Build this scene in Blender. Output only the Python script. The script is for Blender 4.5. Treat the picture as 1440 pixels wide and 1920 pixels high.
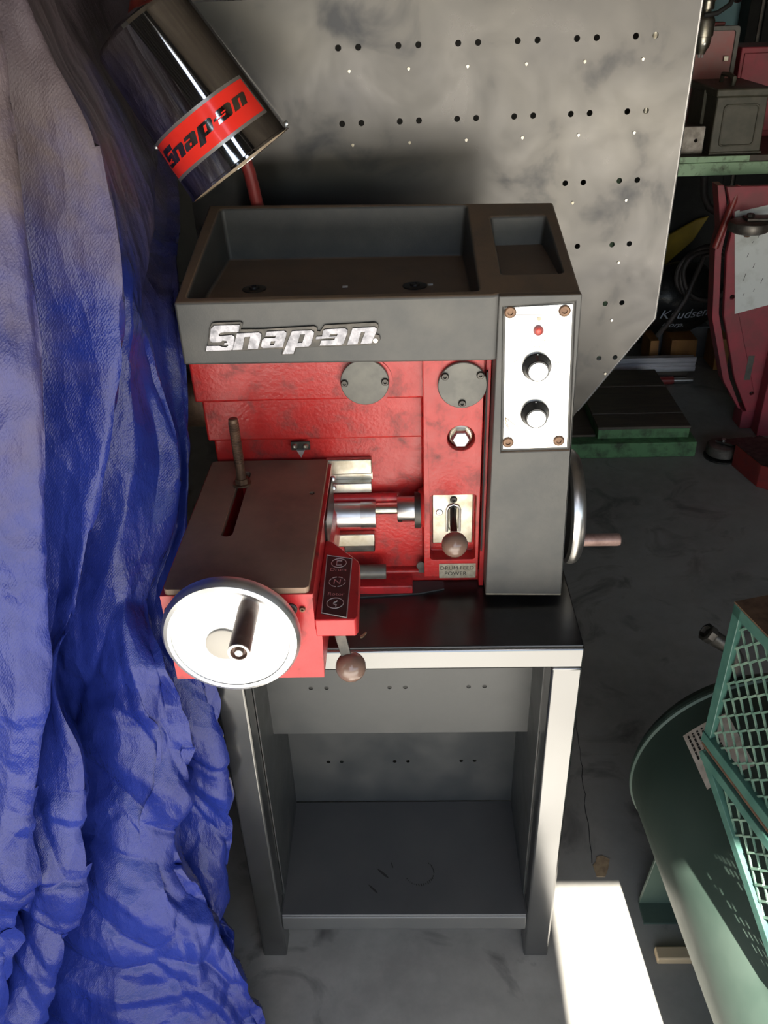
import bpy, bmesh, math, random
from mathutils import Vector, Matrix, noise, geometry

for o in list(bpy.data.objects):
    bpy.data.objects.remove(o, do_unlink=True)
SC = bpy.context.scene
COL = SC.collection
R = math.radians

# ------------------------------------------------------------------ camera
cam_data = bpy.data.cameras.new('camera')
cam = bpy.data.objects.new('camera', cam_data)
COL.objects.link(cam)
c_right = Vector((0.99935429, 0.01762577, -0.03131038))
c_up = Vector((0.01714449, 0.53189604, 0.84663609))
c_fwd = Vector((-0.03157648, 0.84662621, -0.5312504))
rot = Matrix((c_right, c_up, -c_fwd)).transposed()
cam.matrix_world = Matrix.Translation((0.34018, -1.0243, 1.74706)) @ rot.to_4x4()
cam_data.sensor_fit = 'HORIZONTAL'
cam_data.sensor_width = 36.0
cam_data.lens = 36.0 * 1600.15 / 1440.0
cam_data.clip_start = 0.02
SC.camera = cam

# ------------------------------------------------------------------ light
SUN_EL = 60.0
W = bpy.data.worlds.new('world'); SC.world = W
W.use_nodes = True
wn = W.node_tree.nodes; wl = W.node_tree.links
sky = wn.new('ShaderNodeTexSky'); sky.sky_type = 'NISHITA'
sky.sun_disc = False; sky.sun_elevation = R(SUN_EL); sky.sun_rotation = R(180)
sky.air_density = 1.3; sky.dust_density = 2.0
wl.new(sky.outputs[0], wn['Background'].inputs[0])
wn['Background'].inputs[1].default_value = 0.45
sun_d = bpy.data.lights.new('sun_offscreen', 'SUN'); sun_d.energy = 42.0; sun_d.angle = R(0.53)
sun_d.color = (1.0, 0.95, 0.86)
sun = bpy.data.objects.new('sun_offscreen', sun_d); COL.objects.link(sun)
sun.location = (0, -6, 8); sun.rotation_euler = (R(90 - SUN_EL), 0, R(-1.0))
SC.view_settings.view_transform = 'Standard'
SC.view_settings.look = 'None'
SC.view_settings.exposure = 0.0
SC.view_settings.gamma = 1.0
SC.view_settings.use_curve_mapping = False

# ------------------------------------------------------------------ materials
def nodes(name):
    m = bpy.data.materials.new(name); m.use_nodes = True
    nt = m.node_tree
    b = nt.nodes['Principled BSDF']
    return m, nt, b
def tex_noise(nt, scale, detail=5, rough=0.55, dist=0.0, vec=None, stretch=None):
    tc = nt.nodes.new('ShaderNodeTexCoord')
    n = nt.nodes.new('ShaderNodeTexNoise')
    n.inputs['Scale'].default_value = scale; n.inputs['Detail'].default_value = detail
    n.inputs['Roughness'].default_value = rough; n.inputs['Distortion'].default_value = dist
    src = tc.outputs['Object'] if vec is None else vec
    if stretch:
        mp = nt.nodes.new('ShaderNodeMapping'); mp.inputs['Scale'].default_value = stretch
        nt.links.new(src, mp.inputs[0]); src = mp.outputs[0]
    nt.links.new(src, n.inputs['Vector'])
    return n
def ramp(nt, fac, stops):
    r = nt.nodes.new('ShaderNodeValToRGB')
    e = r.color_ramp.elements
    while len(e) < len(stops): e.new(0.5)
    for i, (p, c) in enumerate(stops):
        e[i].position = p
        e[i].color = (c, c, c, 1) if isinstance(c, (int, float)) else (*c, 1)
    nt.links.new(fac, r.inputs[0])
    return r
def mixc(nt, fac, a, b):
    m = nt.nodes.new('ShaderNodeMix'); m.data_type = 'RGBA'
    if isinstance(fac, (int, float)): m.inputs[0].default_value = fac
    else: nt.links.new(fac, m.inputs[0])
    for s, v in ((6, a), (7, b)):
        if isinstance(v, tuple): m.inputs[s].default_value = (*v, 1)
        else: nt.links.new(v, m.inputs[s])
    return m.outputs[2]
def bump(nt, b, height, strength, dist=0.002):
    bp = nt.nodes.new('ShaderNodeBump'); bp.inputs['Strength'].default_value = strength
    bp.inputs['Distance'].default_value = dist
    nt.links.new(height, bp.inputs['Height']); nt.links.new(bp.outputs[0], b.inputs['Normal'])
    return bp

def mat(name, c1, c2=None, rough=0.5, metal=0.0, scale=12, lo=0.4, hi=0.65, bmp=0.0, bscale=200,
        rough2=None, spec=0.5, stretch=None, coat=0.0, bdist=0.001):
    m, nt, b = nodes(name)
    b.inputs['Metallic'].default_value = metal
    b.inputs['Roughness'].default_value = rough
    b.inputs['Specular IOR Level'].default_value = spec
    b.inputs['Coat Weight'].default_value = coat
    if c2 is None:
        b.inputs['Base Color'].default_value = (*c1, 1)
    else:
        n = tex_noise(nt, scale, 6, 0.6, stretch=stretch)
        r = ramp(nt, n.outputs[0], [(lo, c1), (hi, c2)])
        nt.links.new(r.outputs[0], b.inputs['Base Color'])
        if rough2 is not None:
            rr = ramp(nt, n.outputs[0], [(lo, rough), (hi, rough2)])
            nt.links.new(rr.outputs[0], b.inputs['Roughness'])
    if bmp:
        n2 = tex_noise(nt, bscale, 4, 0.6, stretch=stretch)
        bump(nt, b, n2.outputs[0], bmp, bdist)
    return m

def red_cast(name, base=(0.46, 0.020, 0.018), bmp=0.55, bscale=170):
    m, nt, b = nodes(name)
    n1 = tex_noise(nt, 9, 5, 0.6)
    n2 = tex_noise(nt, 26, 7, 0.65, 0.4)
    c = mixc(nt, ramp(nt, n1.outputs[0], [(0.40, 0.0), (0.7, 0.65)]).outputs[0], base, (0.30, 0.012, 0.012))
    c = mixc(nt, ramp(nt, n2.outputs[0], [(0.52, 0.0), (0.72, 0.80)]).outputs[0], c, (0.045, 0.022, 0.020))
    nt.links.new(c, b.inputs['Base Color'])
    rr = ramp(nt, n2.outputs[0], [(0.4, 0.28), (0.7, 0.5)]); nt.links.new(rr.outputs[0], b.inputs['Roughness'])
    n3 = tex_noise(nt, bscale, 3, 0.5)
    bump(nt, b, n3.outputs[0], bmp, 0.0012)
    return m

def tarp_mat():
    m, nt, b = nodes('blue_polyethylene_tarp')
    n1 = tex_noise(nt, 3.2, 6, 0.62, 0.3)
    tc = nt.nodes.new('ShaderNodeTexCoord'); sx = nt.nodes.new('ShaderNodeSeparateXYZ')
    nt.links.new(tc.outputs['Object'], sx.inputs[0])
    # settled dust: thick near the top of the hanging sheet, broken up by noise
    mr = nt.nodes.new('ShaderNodeMapRange'); mr.inputs[1].default_value = 0.95; mr.inputs[2].default_value = 1.75
    mr.inputs[3].default_value = -0.30; mr.inputs[4].default_value = 0.34
    nt.links.new(sx.outputs[2], mr.inputs[0])
    ad = nt.nodes.new('ShaderNodeMath'); ad.operation = 'ADD'
    nt.links.new(n1.outputs[0], ad.inputs[0]); nt.links.new(mr.outputs[0], ad.inputs[1])
    dust = ramp(nt, ad.outputs[0], [(0.47, 0.0), (0.78, 0.82)])
    blue = mixc(nt, ramp(nt, tex_noise(nt, 7, 4).outputs[0], [(0.35, 0.0), (0.7, 1.0)]).outputs[0],
                (0.010, 0.018, 0.138), (0.017, 0.030, 0.195))
    c = mixc(nt, dust.outputs[0], blue, (0.115, 0.085, 0.064))
    nt.links.new(c, b.inputs['Base Color'])
    rr = ramp(nt, dust.outputs[0], [(0.0, 0.15), (0.7, 0.52)]); nt.links.new(rr.outputs[0], b.inputs['Roughness'])
    b.inputs['Specular IOR Level'].default_value = 0.26
    # crinkle facets, woven strips and fine creases
    mp = nt.nodes.new('ShaderNodeMapping'); mp.inputs['Rotation'].default_value = (0.3, 0.55, 0.2); mp.inputs['Scale'].default_value = (1.5, 1.5, 0.75)
    nt.links.new(tc.outputs['Object'], mp.inputs[0])
    nd = tex_noise(nt, 9, 3, 0.5)
    vm = nt.nodes.new('ShaderNodeVectorMath'); vm.operation = 'MULTIPLY_ADD'; vm.inputs[1].default_value = (0.06, 0.06, 0.06)
    nt.links.new(nd.outputs['Color'], vm.inputs[0]); nt.links.new(mp.outputs[0], vm.inputs[2])
    def vor(scale):
        v = nt.nodes.new('ShaderNodeTexVoronoi'); v.inputs['Scale'].default_value = scale
        nt.links.new(vm.outputs[0], v.inputs['Vector']); return v.outputs['Distance']
    w1 = nt.nodes.new('ShaderNodeTexWave'); w1.bands_direction = 'Z'; w1.inputs['Scale'].default_value = 110
    w1.inputs['Distortion'].default_value = 6.0; w1.inputs['Detail Scale'].default_value = 3
    nt.links.new(mp.outputs[0], w1.inputs[0])
    n4 = tex_noise(nt, 230, 3, 0.65, stretch=(1.0, 1.0, 0.30))
    def madd(a_, k_, c_):
        x = nt.nodes.new('ShaderNodeMath'); x.operation = 'MULTIPLY_ADD'; x.inputs[1].default_value = k_
        nt.links.new(a_, x.inputs[0])
        if c_ is None: x.inputs[2].default_value = 0.0
        else: nt.links.new(c_, x.inputs[2])
        return x.outputs[0]
    h = madd(vor(10), 1.9, None); h = madd(vor(26), 0.55, h); h = madd(n4.outputs[0], 0.20, h); h = madd(w1.outputs['Fac'], 0.030, h)
    bump(nt, b, h, 0.62, 0.008)
    return m

def floor_mat():
    m, nt, b = nodes('worn_concrete_floor')
    n1 = tex_noise(nt, 1.6, 6, 0.6, 0.5); n2 = tex_noise(nt, 14, 8, 0.68); n3 = tex_noise(nt, 5, 5, 0.6, 1.2)
    c = mixc(nt, ramp(nt, n1.outputs[0], [(0.3, 0.0), (0.7, 1.0)]).outputs[0], (0.155, 0.148, 0.135), (0.255, 0.245, 0.222))
    c = mixc(nt, ramp(nt, n2.outputs[0], [(0.35, 0.0), (0.75, 0.55)]).outputs[0], c, (0.30, 0.288, 0.26))
    c = mixc(nt, ramp(nt, n3.outputs[0], [(0.56, 0.0), (0.72, 0.75)]).outputs[0], c, (0.048, 0.045, 0.043))
    nt.links.new(c, b.inputs['Base Color'])
    b.inputs['Roughness'].default_value = 0.55
    rr = ramp(nt, n3.outputs[0], [(0.4, 0.58), (0.7, 0.36)]); nt.links.new(rr.outputs[0], b.inputs['Roughness'])
    bump(nt, b, n2.outputs[0], 0.12, 0.003)
    return m

def steel_sheet(name, c1, c2, cd, rough=0.34, metal=0.85, spots=True):
    m, nt, b = nodes(name)
    n1 = tex_noise(nt, 3.0, 4, 0.55, 0.3); n2 = tex_noise(nt, 7, 5, 0.55, 0.5); n3 = tex_noise(nt, 60, 5, 0.7)
    c = mixc(nt, ramp(nt, n1.outputs[0], [(0.3, 0.0), (0.7, 1.0)]).outputs[0], c1, c2)
    if spots:
        c = mixc(nt, ramp(nt, n2.outputs[0], [(0.55, 0.0), (0.70, 0.8)]).outputs[0], c, cd)
    nt.links.new(c, b.inputs['Base Color'])
    b.inputs['Metallic'].default_value = metal
    rr = ramp(nt, n2.outputs[0], [(0.35, rough), (0.65, rough + 0.16)]); nt.links.new(rr.outputs[0], b.inputs['Roughness'])
    bump(nt, b, n3.outputs[0], 0.05, 0.001)
    return m

def dusty(name, c1, c2, dust, rough, metal=0.0, scale=11, bmp=0.3, bscale=420, amount=0.85, spec=0.5):
    """base colour with a settled film of dust on the faces that look up"""
    m, nt, b = nodes(name)
    n1 = tex_noise(nt, scale, 6, 0.6)
    c = mixc(nt, ramp(nt, n1.outputs[0], [(0.38, 0.0), (0.70, 1.0)]).outputs[0], c1, c2)
    g = nt.nodes.new('ShaderNodeNewGeometry'); sx = nt.nodes.new('ShaderNodeSeparateXYZ'); nt.links.new(g.outputs['True Normal'], sx.inputs[0])
    up = ramp(nt, sx.outputs[2], [(0.55, 0.0), (0.95, amount)])
    n2 = tex_noise(nt, 6, 6, 0.65, 0.4); k = ramp(nt, n2.outputs[0], [(0.25, 0.35), (0.60, 1.0)])
    mu = nt.nodes.new('ShaderNodeMath'); mu.operation = 'MULTIPLY'
    nt.links.new(up.outputs[0], mu.inputs[0]); nt.links.new(k.outputs[0], mu.inputs[1])
    nt.links.new(mixc(nt, mu.outputs[0], c, dust), b.inputs['Base Color'])
    b.inputs['Roughness'].default_value = rough; b.inputs['Metallic'].default_value = metal; b.inputs['Specular IOR Level'].default_value = spec
    n3 = tex_noise(nt, bscale, 4, 0.6); bump(nt, b, n3.outputs[0], bmp, 0.0006)
    return m

M = {}
M['red'] = red_cast('red_cast_iron_paint')
M['red_smooth'] = red_cast('red_machine_paint', (0.48, 0.022, 0.026), 0.15, 300)
M['plastic'] = dusty('charcoal_textured_plastic', (0.052, 0.052, 0.051), (0.085, 0.080, 0.072), (0.235, 0.150, 0.092), 0.46, amount=.95)
M['black_steel'] = mat('black_painted_steel', (0.014, 0.015, 0.015), (0.026, 0.026, 0.025), 0.13, scale=5, lo=.25, hi=.8, bmp=0.03, bscale=40, rough2=0.24, spec=1.0, bdist=0.002)
M['black_steel'].node_tree.nodes['Principled BSDF'].inputs['IOR'].default_value = 1.9
M['shelf_steel'] = mat('grey_enamel_steel', (0.030, 0.032, 0.033), (0.046, 0.046, 0.045), 0.36, scale=9, bmp=0.06, bscale=60, rough2=0.48, spec=0.6, bdist=0.002)
M['shelf_pan'] = mat('scuffed_grey_shelf_enamel', (0.050, 0.051, 0.052), (0.072, 0.071, 0.069), 0.40, scale=6, lo=.3, hi=.75, bmp=0.05, bscale=60, rough2=0.5, spec=0.6)
M['top_steel'] = mat('black_oily_bench_top', (0.006, 0.006, 0.006), (0.013, 0.013, 0.013), 0.28, scale=22, bmp=0.1, bscale=90, spec=0.6)
M['board'] = steel_sheet('bare_sheet_steel', (0.082, 0.079, 0.078), (0.118, 0.111, 0.101), (0.046, 0.048, 0.053), 0.27, 0.9)
M['alu'] = mat('polished_aluminium', (0.78, 0.78, 0.78), (0.68, 0.69, 0.71), 0.34, 1.0, scale=30, rough2=0.44)
M['alu_rim'] = mat('satin_aluminium', (0.62, 0.60, 0.58), (0.5, 0.48, 0.46), 0.30, 1.0, scale=30, rough2=0.4)
M['chrome'] = mat('scuffed_chrome', (0.62, 0.62, 0.63), (0.50, 0.48, 0.46), 0.045, 1.0, scale=16, lo=0.5, hi=0.85, rough2=0.16)
M['lamp_inner'] = mat('lamp_inner_enamel', (0.55, 0.45, 0.33), (0.40, 0.31, 0.22), 0.6, scale=30)
M['steel'] = mat('machined_steel', (0.56, 0.53, 0.46), (0.36, 0.32, 0.24), 0.28, 1.0, scale=24, rough2=0.45)
M['dark_steel'] = mat('blackened_steel', (0.05, 0.048, 0.045), (0.10, 0.09, 0.08), 0.42, 0.8, scale=40)
M['rust_steel'] = mat('brown_rusted_steel', (0.20, 0.12, 0.075), (0.11, 0.065, 0.045), 0.5, 0.6, scale=60, bmp=0.3, bscale=300)
M['cap'] = mat('grey_painted_cap', (0.085, 0.083, 0.075), (0.125, 0.12, 0.105), 0.42, 0.2, scale=30)
M['table'] = mat('brown_oiled_iron_table', (0.270, 0.172, 0.115), (0.150, 0.098, 0.068), 0.55, 0.0, scale=9, lo=.40, hi=.72, bmp=0.10, bscale=500)
M['handle'] = mat('brown_worn_handle', (0.120, 0.068, 0.054), (0.20, 0.13, 0.105), 0.42, 0.2, scale=50, lo=0.5, hi=0.75)
M['handle_pink'] = mat('worn_copper_handle', (0.34, 0.22, 0.19), (0.22, 0.13, 0.11), 0.4, 0.4, scale=50)
M['ball'] = mat('brown_bakelite', (0.185, 0.115, 0.088), (0.15, 0.09, 0.07), 0.22, scale=18, spec=0.5, coat=0.3)
M['panel'] = mat('brushed_white_plate', (0.86, 0.85, 0.82), (0.62, 0.54, 0.42), 0.26, 0.75, scale=34, lo=0.60, hi=0.85)
M['black'] = mat('black_plastic', (0.010, 0.010, 0.010), None, 0.25)
M['black_matt'] = mat('black_rubber', (0.012, 0.012, 0.012), (0.02, 0.02, 0.02), 0.7, scale=20)
M['knob_face'] = mat('aluminium_knob_face', (0.85, 0.85, 0.85), None, 0.2, 1.0)
M['pilot'] = mat('red_pilot_lens', (0.70, 0.10, 0.08), None, 0.2)
M['badge'] = mat('worn_chrome_badge', (0.20, 0.197, 0.215), (0.12, 0.12, 0.132), 0.24, 1.0, scale=90, lo=0.42, hi=0.7, rough2=0.4)
M['label_plate'] = mat('etched_metal_label', (0.42, 0.38, 0.30), (0.26, 0.23, 0.17), 0.4, 0.5, scale=80)
M['ink'] = mat('black_ink', (0.012, 0.011, 0.010), None, 0.6)
M['brown_ink'] = mat('faded_brown_ink', (0.30, 0.22, 0.13), None, 0.7)
M['decal'] = mat('dark_decal', (0.026, 0.017, 0.018), None, 0.38)
M['decal_line'] = mat('silver_decal_line', (0.42, 0.36, 0.34), None, 0.45)
M['decal_pink'] = mat('pink_decal_print', (0.55, 0.33, 0.33), None, 0.5)
M['sticker_red'] = mat('red_sticker', (0.78, 0.032, 0.020), None, 0.22, coat=0.4)
M['sticker_silver'] = mat('silver_sticker', (0.50, 0.48, 0.45), None, 0.30, 0.8)
M['sticker_letter'] = mat('mirror_silver_lettering', (0.52, 0.50, 0.45), None, 0.10, 1.0)
M['green'] = mat('green_compressor_paint', (0.046, 0.074, 0.058), (0.062, 0.092, 0.073), 0.46, scale=7, bmp=0.05, bscale=40, rough2=0.56, spec=0.55)
M['mesh_green'] = mat('teal_green_paint', (0.030, 0.088, 0.070), (0.05, 0.12, 0.095), 0.42, scale=30)
M['mesh_edge'] = mat('worn_green_strands', (0.085, 0.165, 0.125), (0.17, 0.25, 0.19), 0.38, scale=40)
M['pulley'] = mat('dark_pulley_iron', (0.010, 0.010, 0.010), (0.02, 0.018, 0.016), 0.6, scale=20)
M['sticker_paper'] = mat('stained_paper_label', (0.50, 0.44, 0.38), (0.36, 0.30, 0.25), 0.6, scale=40)
M['bench_green'] = mat('chipped_green_bench_paint', (0.34, 0.52, 0.32), (0.12, 0.16, 0.10), 0.5, scale=30, lo=0.52, hi=0.72)
M['step_green'] = mat('grimy_green_paint', (0.085, 0.20, 0.085), (0.035, 0.06, 0.03), 0.55, scale=24, lo=0.45, hi=0.7)
M['step_brown'] = mat('greasy_brown_boards', (0.085, 0.065, 0.048), (0.05, 0.04, 0.032), 0.55, scale=8, stretch=(1, 6, 1))
M['ammo'] = mat('olive_drab_paint', (0.070, 0.066, 0.046), (0.105, 0.094, 0.068), 0.5, scale=22, bmp=0.1, bscale=150)
M['hoist_red'] = mat('dusty_red_paint', (0.36, 0.045, 0.065), (0.24, 0.05, 0.06), 0.5, scale=12)
M['case_red'] = mat('faded_red_case', (0.42, 0.14, 0.13), (0.36, 0.18, 0.17), 0.45, scale=12)
M['paper'] = mat('dirty_white_sheet', (0.72, 0.74, 0.72), (0.50, 0.51, 0.47), 0.6, scale=14, lo=0.5, hi=0.8)
M['cast'] = mat('cast_caster_steel', (0.13, 0.115, 0.10), (0.22, 0.20, 0.18), 0.42, 0.7, scale=30)
M['bag'] = mat('black_plastic_bag', (0.010, 0.011, 0.012), (0.02, 0.02, 0.021), 0.32, scale=20, bmp=0.5, bscale=45, bdist=0.006)
M['script'] = mat('white_bag_print', (0.55, 0.60, 0.68), None, 0.5)
M['wood_tan'] = mat('pale_dusty_timber', (0.42, 0.32, 0.20), (0.33, 0.25, 0.16), 0.6, scale=12, stretch=(0.2, 1, 1))
M['hub'] = mat('beige_hub_cap', (0.40, 0.37, 0.33), None, 0.45)
M['hose'] = mat('grey_brown_hose', (0.075, 0.060, 0.058), (0.05, 0.042, 0.04), 0.5, scale=30)
M['yellow'] = mat('dull_yellow_plastic', (0.42, 0.28, 0.02), (0.30, 0.20, 0.02), 0.5, scale=10)
M['wood_orange'] = mat('orange_wood', (0.33, 0.15, 0.04), (0.22, 0.10, 0.03), 0.55, scale=10, stretch=(1, 1, 0.2))
M['grey_cloth'] = mat('grey_box', (0.11, 0.11, 0.115), (0.08, 0.08, 0.085), 0.7, scale=10)
M['bar_white'] = mat('white_aluminium_bar', (0.66, 0.64, 0.68), (0.45, 0.43, 0.45), 0.35, 0.3, scale=20, stretch=(0.3, 1, 4))
M['pipe_red'] = mat('dark_red_pipe', (0.26, 0.030, 0.025), (0.18, 0.03, 0.03), 0.35, scale=20)
M['wall'] = mat('dim_garage_wall', (0.080, 0.078, 0.074), (0.11, 0.105, 0.10), 0.8, scale=3)
M['ceiling'] = mat('dark_timber_ceiling', (0.07, 0.055, 0.042), (0.10, 0.08, 0.06), 0.8, scale=3)
M['cyan'] = mat('pale_blue_paint', (0.42, 0.72, 0.80), (0.36, 0.66, 0.76), 0.6, scale=4)
M['drive'] = mat('sunny_concrete_drive', (0.42, 0.41, 0.38), (0.34, 0.33, 0.31), 0.75, scale=2)
M['skin'] = mat('skin', (0.45, 0.27, 0.19), None, 0.5)
M['cloth_dark'] = mat('dark_work_clothes', (0.05, 0.05, 0.07), (0.07, 0.07, 0.09), 0.8, scale=20)
M['leaf'] = mat('dry_leaf', (0.36, 0.26, 0.15), (0.22, 0.15, 0.09), 0.7, scale=60)
M['tarp'] = tarp_mat()
M['floor'] = floor_mat()

# ------------------------------------------------------------------ helpers
def fill(loops):
    """triangles of an outline with holes, as indices into the concatenated loops"""
    if len(loops) == 1:
        return [tuple(t) for t in geometry.tessellate_polygon([[Vector((p[0], p[1], 0)) for p in loops[0]]])]
    bm = bmesh.new(); es = []
    for l in loops:
        vs = [bm.verts.new((p[0], p[1], 0)) for p in l]
        es += [bm.edges.new((vs[i], vs[(i+1) % len(vs)])) for i in range(len(vs))]
    bm.verts.index_update()
    bmesh.ops.triangle_fill(bm, use_beauty=True, use_dissolve=False, edges=es, normal=(0, 0, 1))
    out = [tuple(v.index for v in f.verts) for f in bm.faces]
    bm.free()
    return out
ORG = Vector((0, 0, 0))
class MB:
    def __init__(s): s.v = []; s.f = []
    def add(s, v, f):
        n = len(s.v); s.v += [Vector(p) for p in v]; s.f += [tuple(i + n for i in q) for q in f]; return s
    def box(s, x0, x1, y0, y1, z0, z1):
        v = [(x, y, z) for z in (z0, z1) for y in (y0, y1) for x in (x0, x1)]
        return s.add(v, [(0,2,3,1),(4,5,7,6),(0,1,5,4),(2,6,7,3),(0,4,6,2),(1,3,7,5)])
    def prism(s, loops, axis, a, b):
        """closed outline (first loop) with holes (other loops), extruded from a to b along axis"""
        def mp(p, h):
            if axis == 'y': return (p[0], h, p[1])
            if axis == 'z': return (p[0], p[1], h)
            return (h, p[0], p[1])
        flat = [p for l in loops for p in l]
        tri = fill(loops)
        n = len(flat)
        v = [mp(p, a) for p in flat] + [mp(p, b) for p in flat]
        f = [tuple(t) for t in tri] + [tuple(i + n for i in reversed(t)) for t in tri]
        k = 0
        for l in loops:
            m = len(l)
            for i in range(m):
                j = (i + 1) % m
                f.append((k + i, k + j, n + k + j, n + k + i))
            k += m
        return s.add(v, f)
    def rev(s, prof, c, ax, n=32, cap=True):
        """revolve (radius, height) profile about axis ax through c"""
        ax = Vector(ax).normalized(); c = Vector(c)
        t = Vector((0, 0, 1)) if abs(ax.z) < 0.9 else Vector((1, 0, 0))
        u = ax.cross(t).normalized(); w = ax.cross(u)
        v = []; f = []
        for r, h in prof:
            for i in range(n):
                a = 2 * math.pi * i / n
                v.append(c + ax * h + (u * math.cos(a) + w * math.sin(a)) * r)
        for k in range(len(prof) - 1):
            for i in range(n):
                j = (i + 1) % n
                f.append((k*n+i, k*n+j, (k+1)*n+j, (k+1)*n+i))
        if cap:
            f.append(tuple(range(n - 1, -1, -1))); f.append(tuple((len(prof)-1)*n + i for i in range(n)))
        return s.add(v, f)
    def tube(s, pts, r, n=12, closed=False):
        pts = [Vector(p) for p in pts]; m = len(pts)
        rr = r if isinstance(r, (list, tuple)) else [r] * m
        v = []; f = []; u = None
        for i, p in enumerate(pts):
            if closed: t = (pts[(i+1) % m] - pts[i-1]).normalized()
            else: t = (pts[min(i+1, m-1)] - pts[max(i-1, 0)]).normalized()
            if u is None:
                q = Vector((0, 0, 1)) if abs(t.z) < 0.9 else Vector((1, 0, 0))
                u = t.cross(q).normalized()
            u = (u - t * u.dot(t)).normalized(); w = t.cross(u)
            for k in range(n):
                a = 2 * math.pi * k / n
                v.append(p + (u * math.cos(a) + w * math.sin(a)) * rr[i])
        for i in range(m if closed else m - 1):
            for k in range(n):
                l = (k + 1) % n; i2 = (i + 1) % m
                f.append((i*n+k, i*n+l, i2*n+l, i2*n+k))
        if not closed:
            f.append(tuple(range(n-1, -1, -1))); f.append(tuple((m-1)*n + k for k in range(n)))
        return s.add(v, f)
    def ball(s, c, r, nu=24, nv=14, sc=(1, 1, 1)):
        c = Vector(c); v = [c + Vector((0, 0, -r * sc[2]))]; f = []
        for j in range(1, nv):
            p = -math.pi / 2 + math.pi * j / nv
            for i in range(nu):
                a = 2 * math.pi * i / nu
                v.append(c + Vector((r*sc[0]*math.cos(p)*math.cos(a), r*sc[1]*math.cos(p)*math.sin(a), r*sc[2]*math.sin(p))))
        v.append(c + Vector((0, 0, r * sc[2])))
        for i in range(nu): f.append((0, 1 + (i+1) % nu, 1 + i))
        for j in range(nv - 2):
            for i in range(nu):
                a = 1 + j*nu; f.append((a+i, a+(i+1) % nu, a+nu+(i+1) % nu, a+nu+i))
        t = len(v) - 1; a = 1 + (nv-2)*nu
        for i in range(nu): f.append((a+i, a+(i+1) % nu, t))
        return s.add(v, f)
    def xf(s, mtx, k=0):
        s.v = s.v[:k] + [mtx @ p for p in s.v[k:]]; return s
    def build(s, name, m, parent=None, bev=0.0, seg=2, ang=40, smooth=True, recalc=True):
        me = bpy.data.meshes.new(name)
        if parent is None:
            xs = [p.x for p in s.v]; ys = [p.y for p in s.v]; zs = [p.z for p in s.v]
            org = Vector(((min(xs)+max(xs))/2, (min(ys)+max(ys))/2, min(zs)))
        else: org = ORG
        me.from_pydata([p - org for p in s.v], [], s.f)
        if recalc:
            bm = bmesh.new(); bm.from_mesh(me); bmesh.ops.recalc_face_normals(bm, faces=bm.faces); bm.to_mesh(me); bm.free()
        if smooth:
            me.polygons.foreach_set('use_smooth', [True] * len(me.polygons))
            me.set_sharp_from_angle(angle=R(ang))
        me.materials.append(M[m] if isinstance(m, str) else m)
        o = bpy.data.objects.new(name, me); COL.objects.link(o)
        if parent is None: o.location = org
        else: o.parent = parent
        if bev:
            b = o.modifiers.new('bevel', 'BEVEL'); b.width = bev; b.segments = seg; b.limit_method = 'ANGLE'; b.angle_limit = R(35)
            wn2 = o.modifiers.new('weighted_normal', 'WEIGHTED_NORMAL'); wn2.keep_sharp = True; wn2.weight = 100
        return o
def thing(name, label, cat, loc=(0, 0, 0), rotz=0.0, group=None):
    global ORG
    o = bpy.data.objects.new(name, None); COL.objects.link(o)
    o.empty_display_size = 0.05
    o.location = loc; o.rotation_euler = (0, 0, rotz); ORG = Vector(loc)
    o['label'] = label; o['category'] = cat
    if group: o['group'] = group
    return o
def tag(o, label, cat, group=None):
    o['label'] = label; o['category'] = cat
    if group: o['group'] = group
    return o
def lab(o, label): o['label'] = label; return o
def struct(o, label=None):
    o['kind'] = 'structure'
    if label: o['label'] = label
    return o
def circle(cx, cy, r, n=20):
    return [(cx + r*math.cos(2*math.pi*i/n), cy + r*math.sin(2*math.pi*i/n)) for i in range(n)]
def rrect(x0, x1, y0, y1, r, n=5):
    out = []
    for cx, cy, a0 in ((x1-r, y1-r, 0), (x0+r, y1-r, 90), (x0+r, y0+r, 180), (x1-r, y0+r, 270)):
        for i in range(n + 1):
            a = R(a0 + 90*i/n); out.append((cx + r*math.cos(a), cy + r*math.sin(a)))
    return out
def text_mb(body, size, ext=0.0, align='CENTER', shear=0.0):
    """lettering as a mesh in the xy plane"""
    cu = bpy.data.curves.new('lettering', 'FONT'); cu.body = body; cu.size = size; cu.extrude = ext
    cu.align_x = align; cu.align_y = 'CENTER'; cu.shear = shear; cu.resolution_u = 3
    o = bpy.data.objects.new('lettering', cu); COL.objects.link(o)
    dg = bpy.context.evaluated_depsgraph_get()
    me = o.evaluated_get(dg).to_mesh()
    mb = MB().add([v.co.copy() for v in me.vertices], [tuple(p.vertices) for p in me.polygons])
    o.evaluated_get(dg).to_mesh_clear()
    bpy.data.objects.remove(o, do_unlink=True); bpy.data.curves.remove(cu)
    return mb
FRONT = Matrix(((1,0,0,0),(0,0,-1,0),(0,1,0,0),(0,0,0,1)))     # xy plane -> upright facing -y
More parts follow.
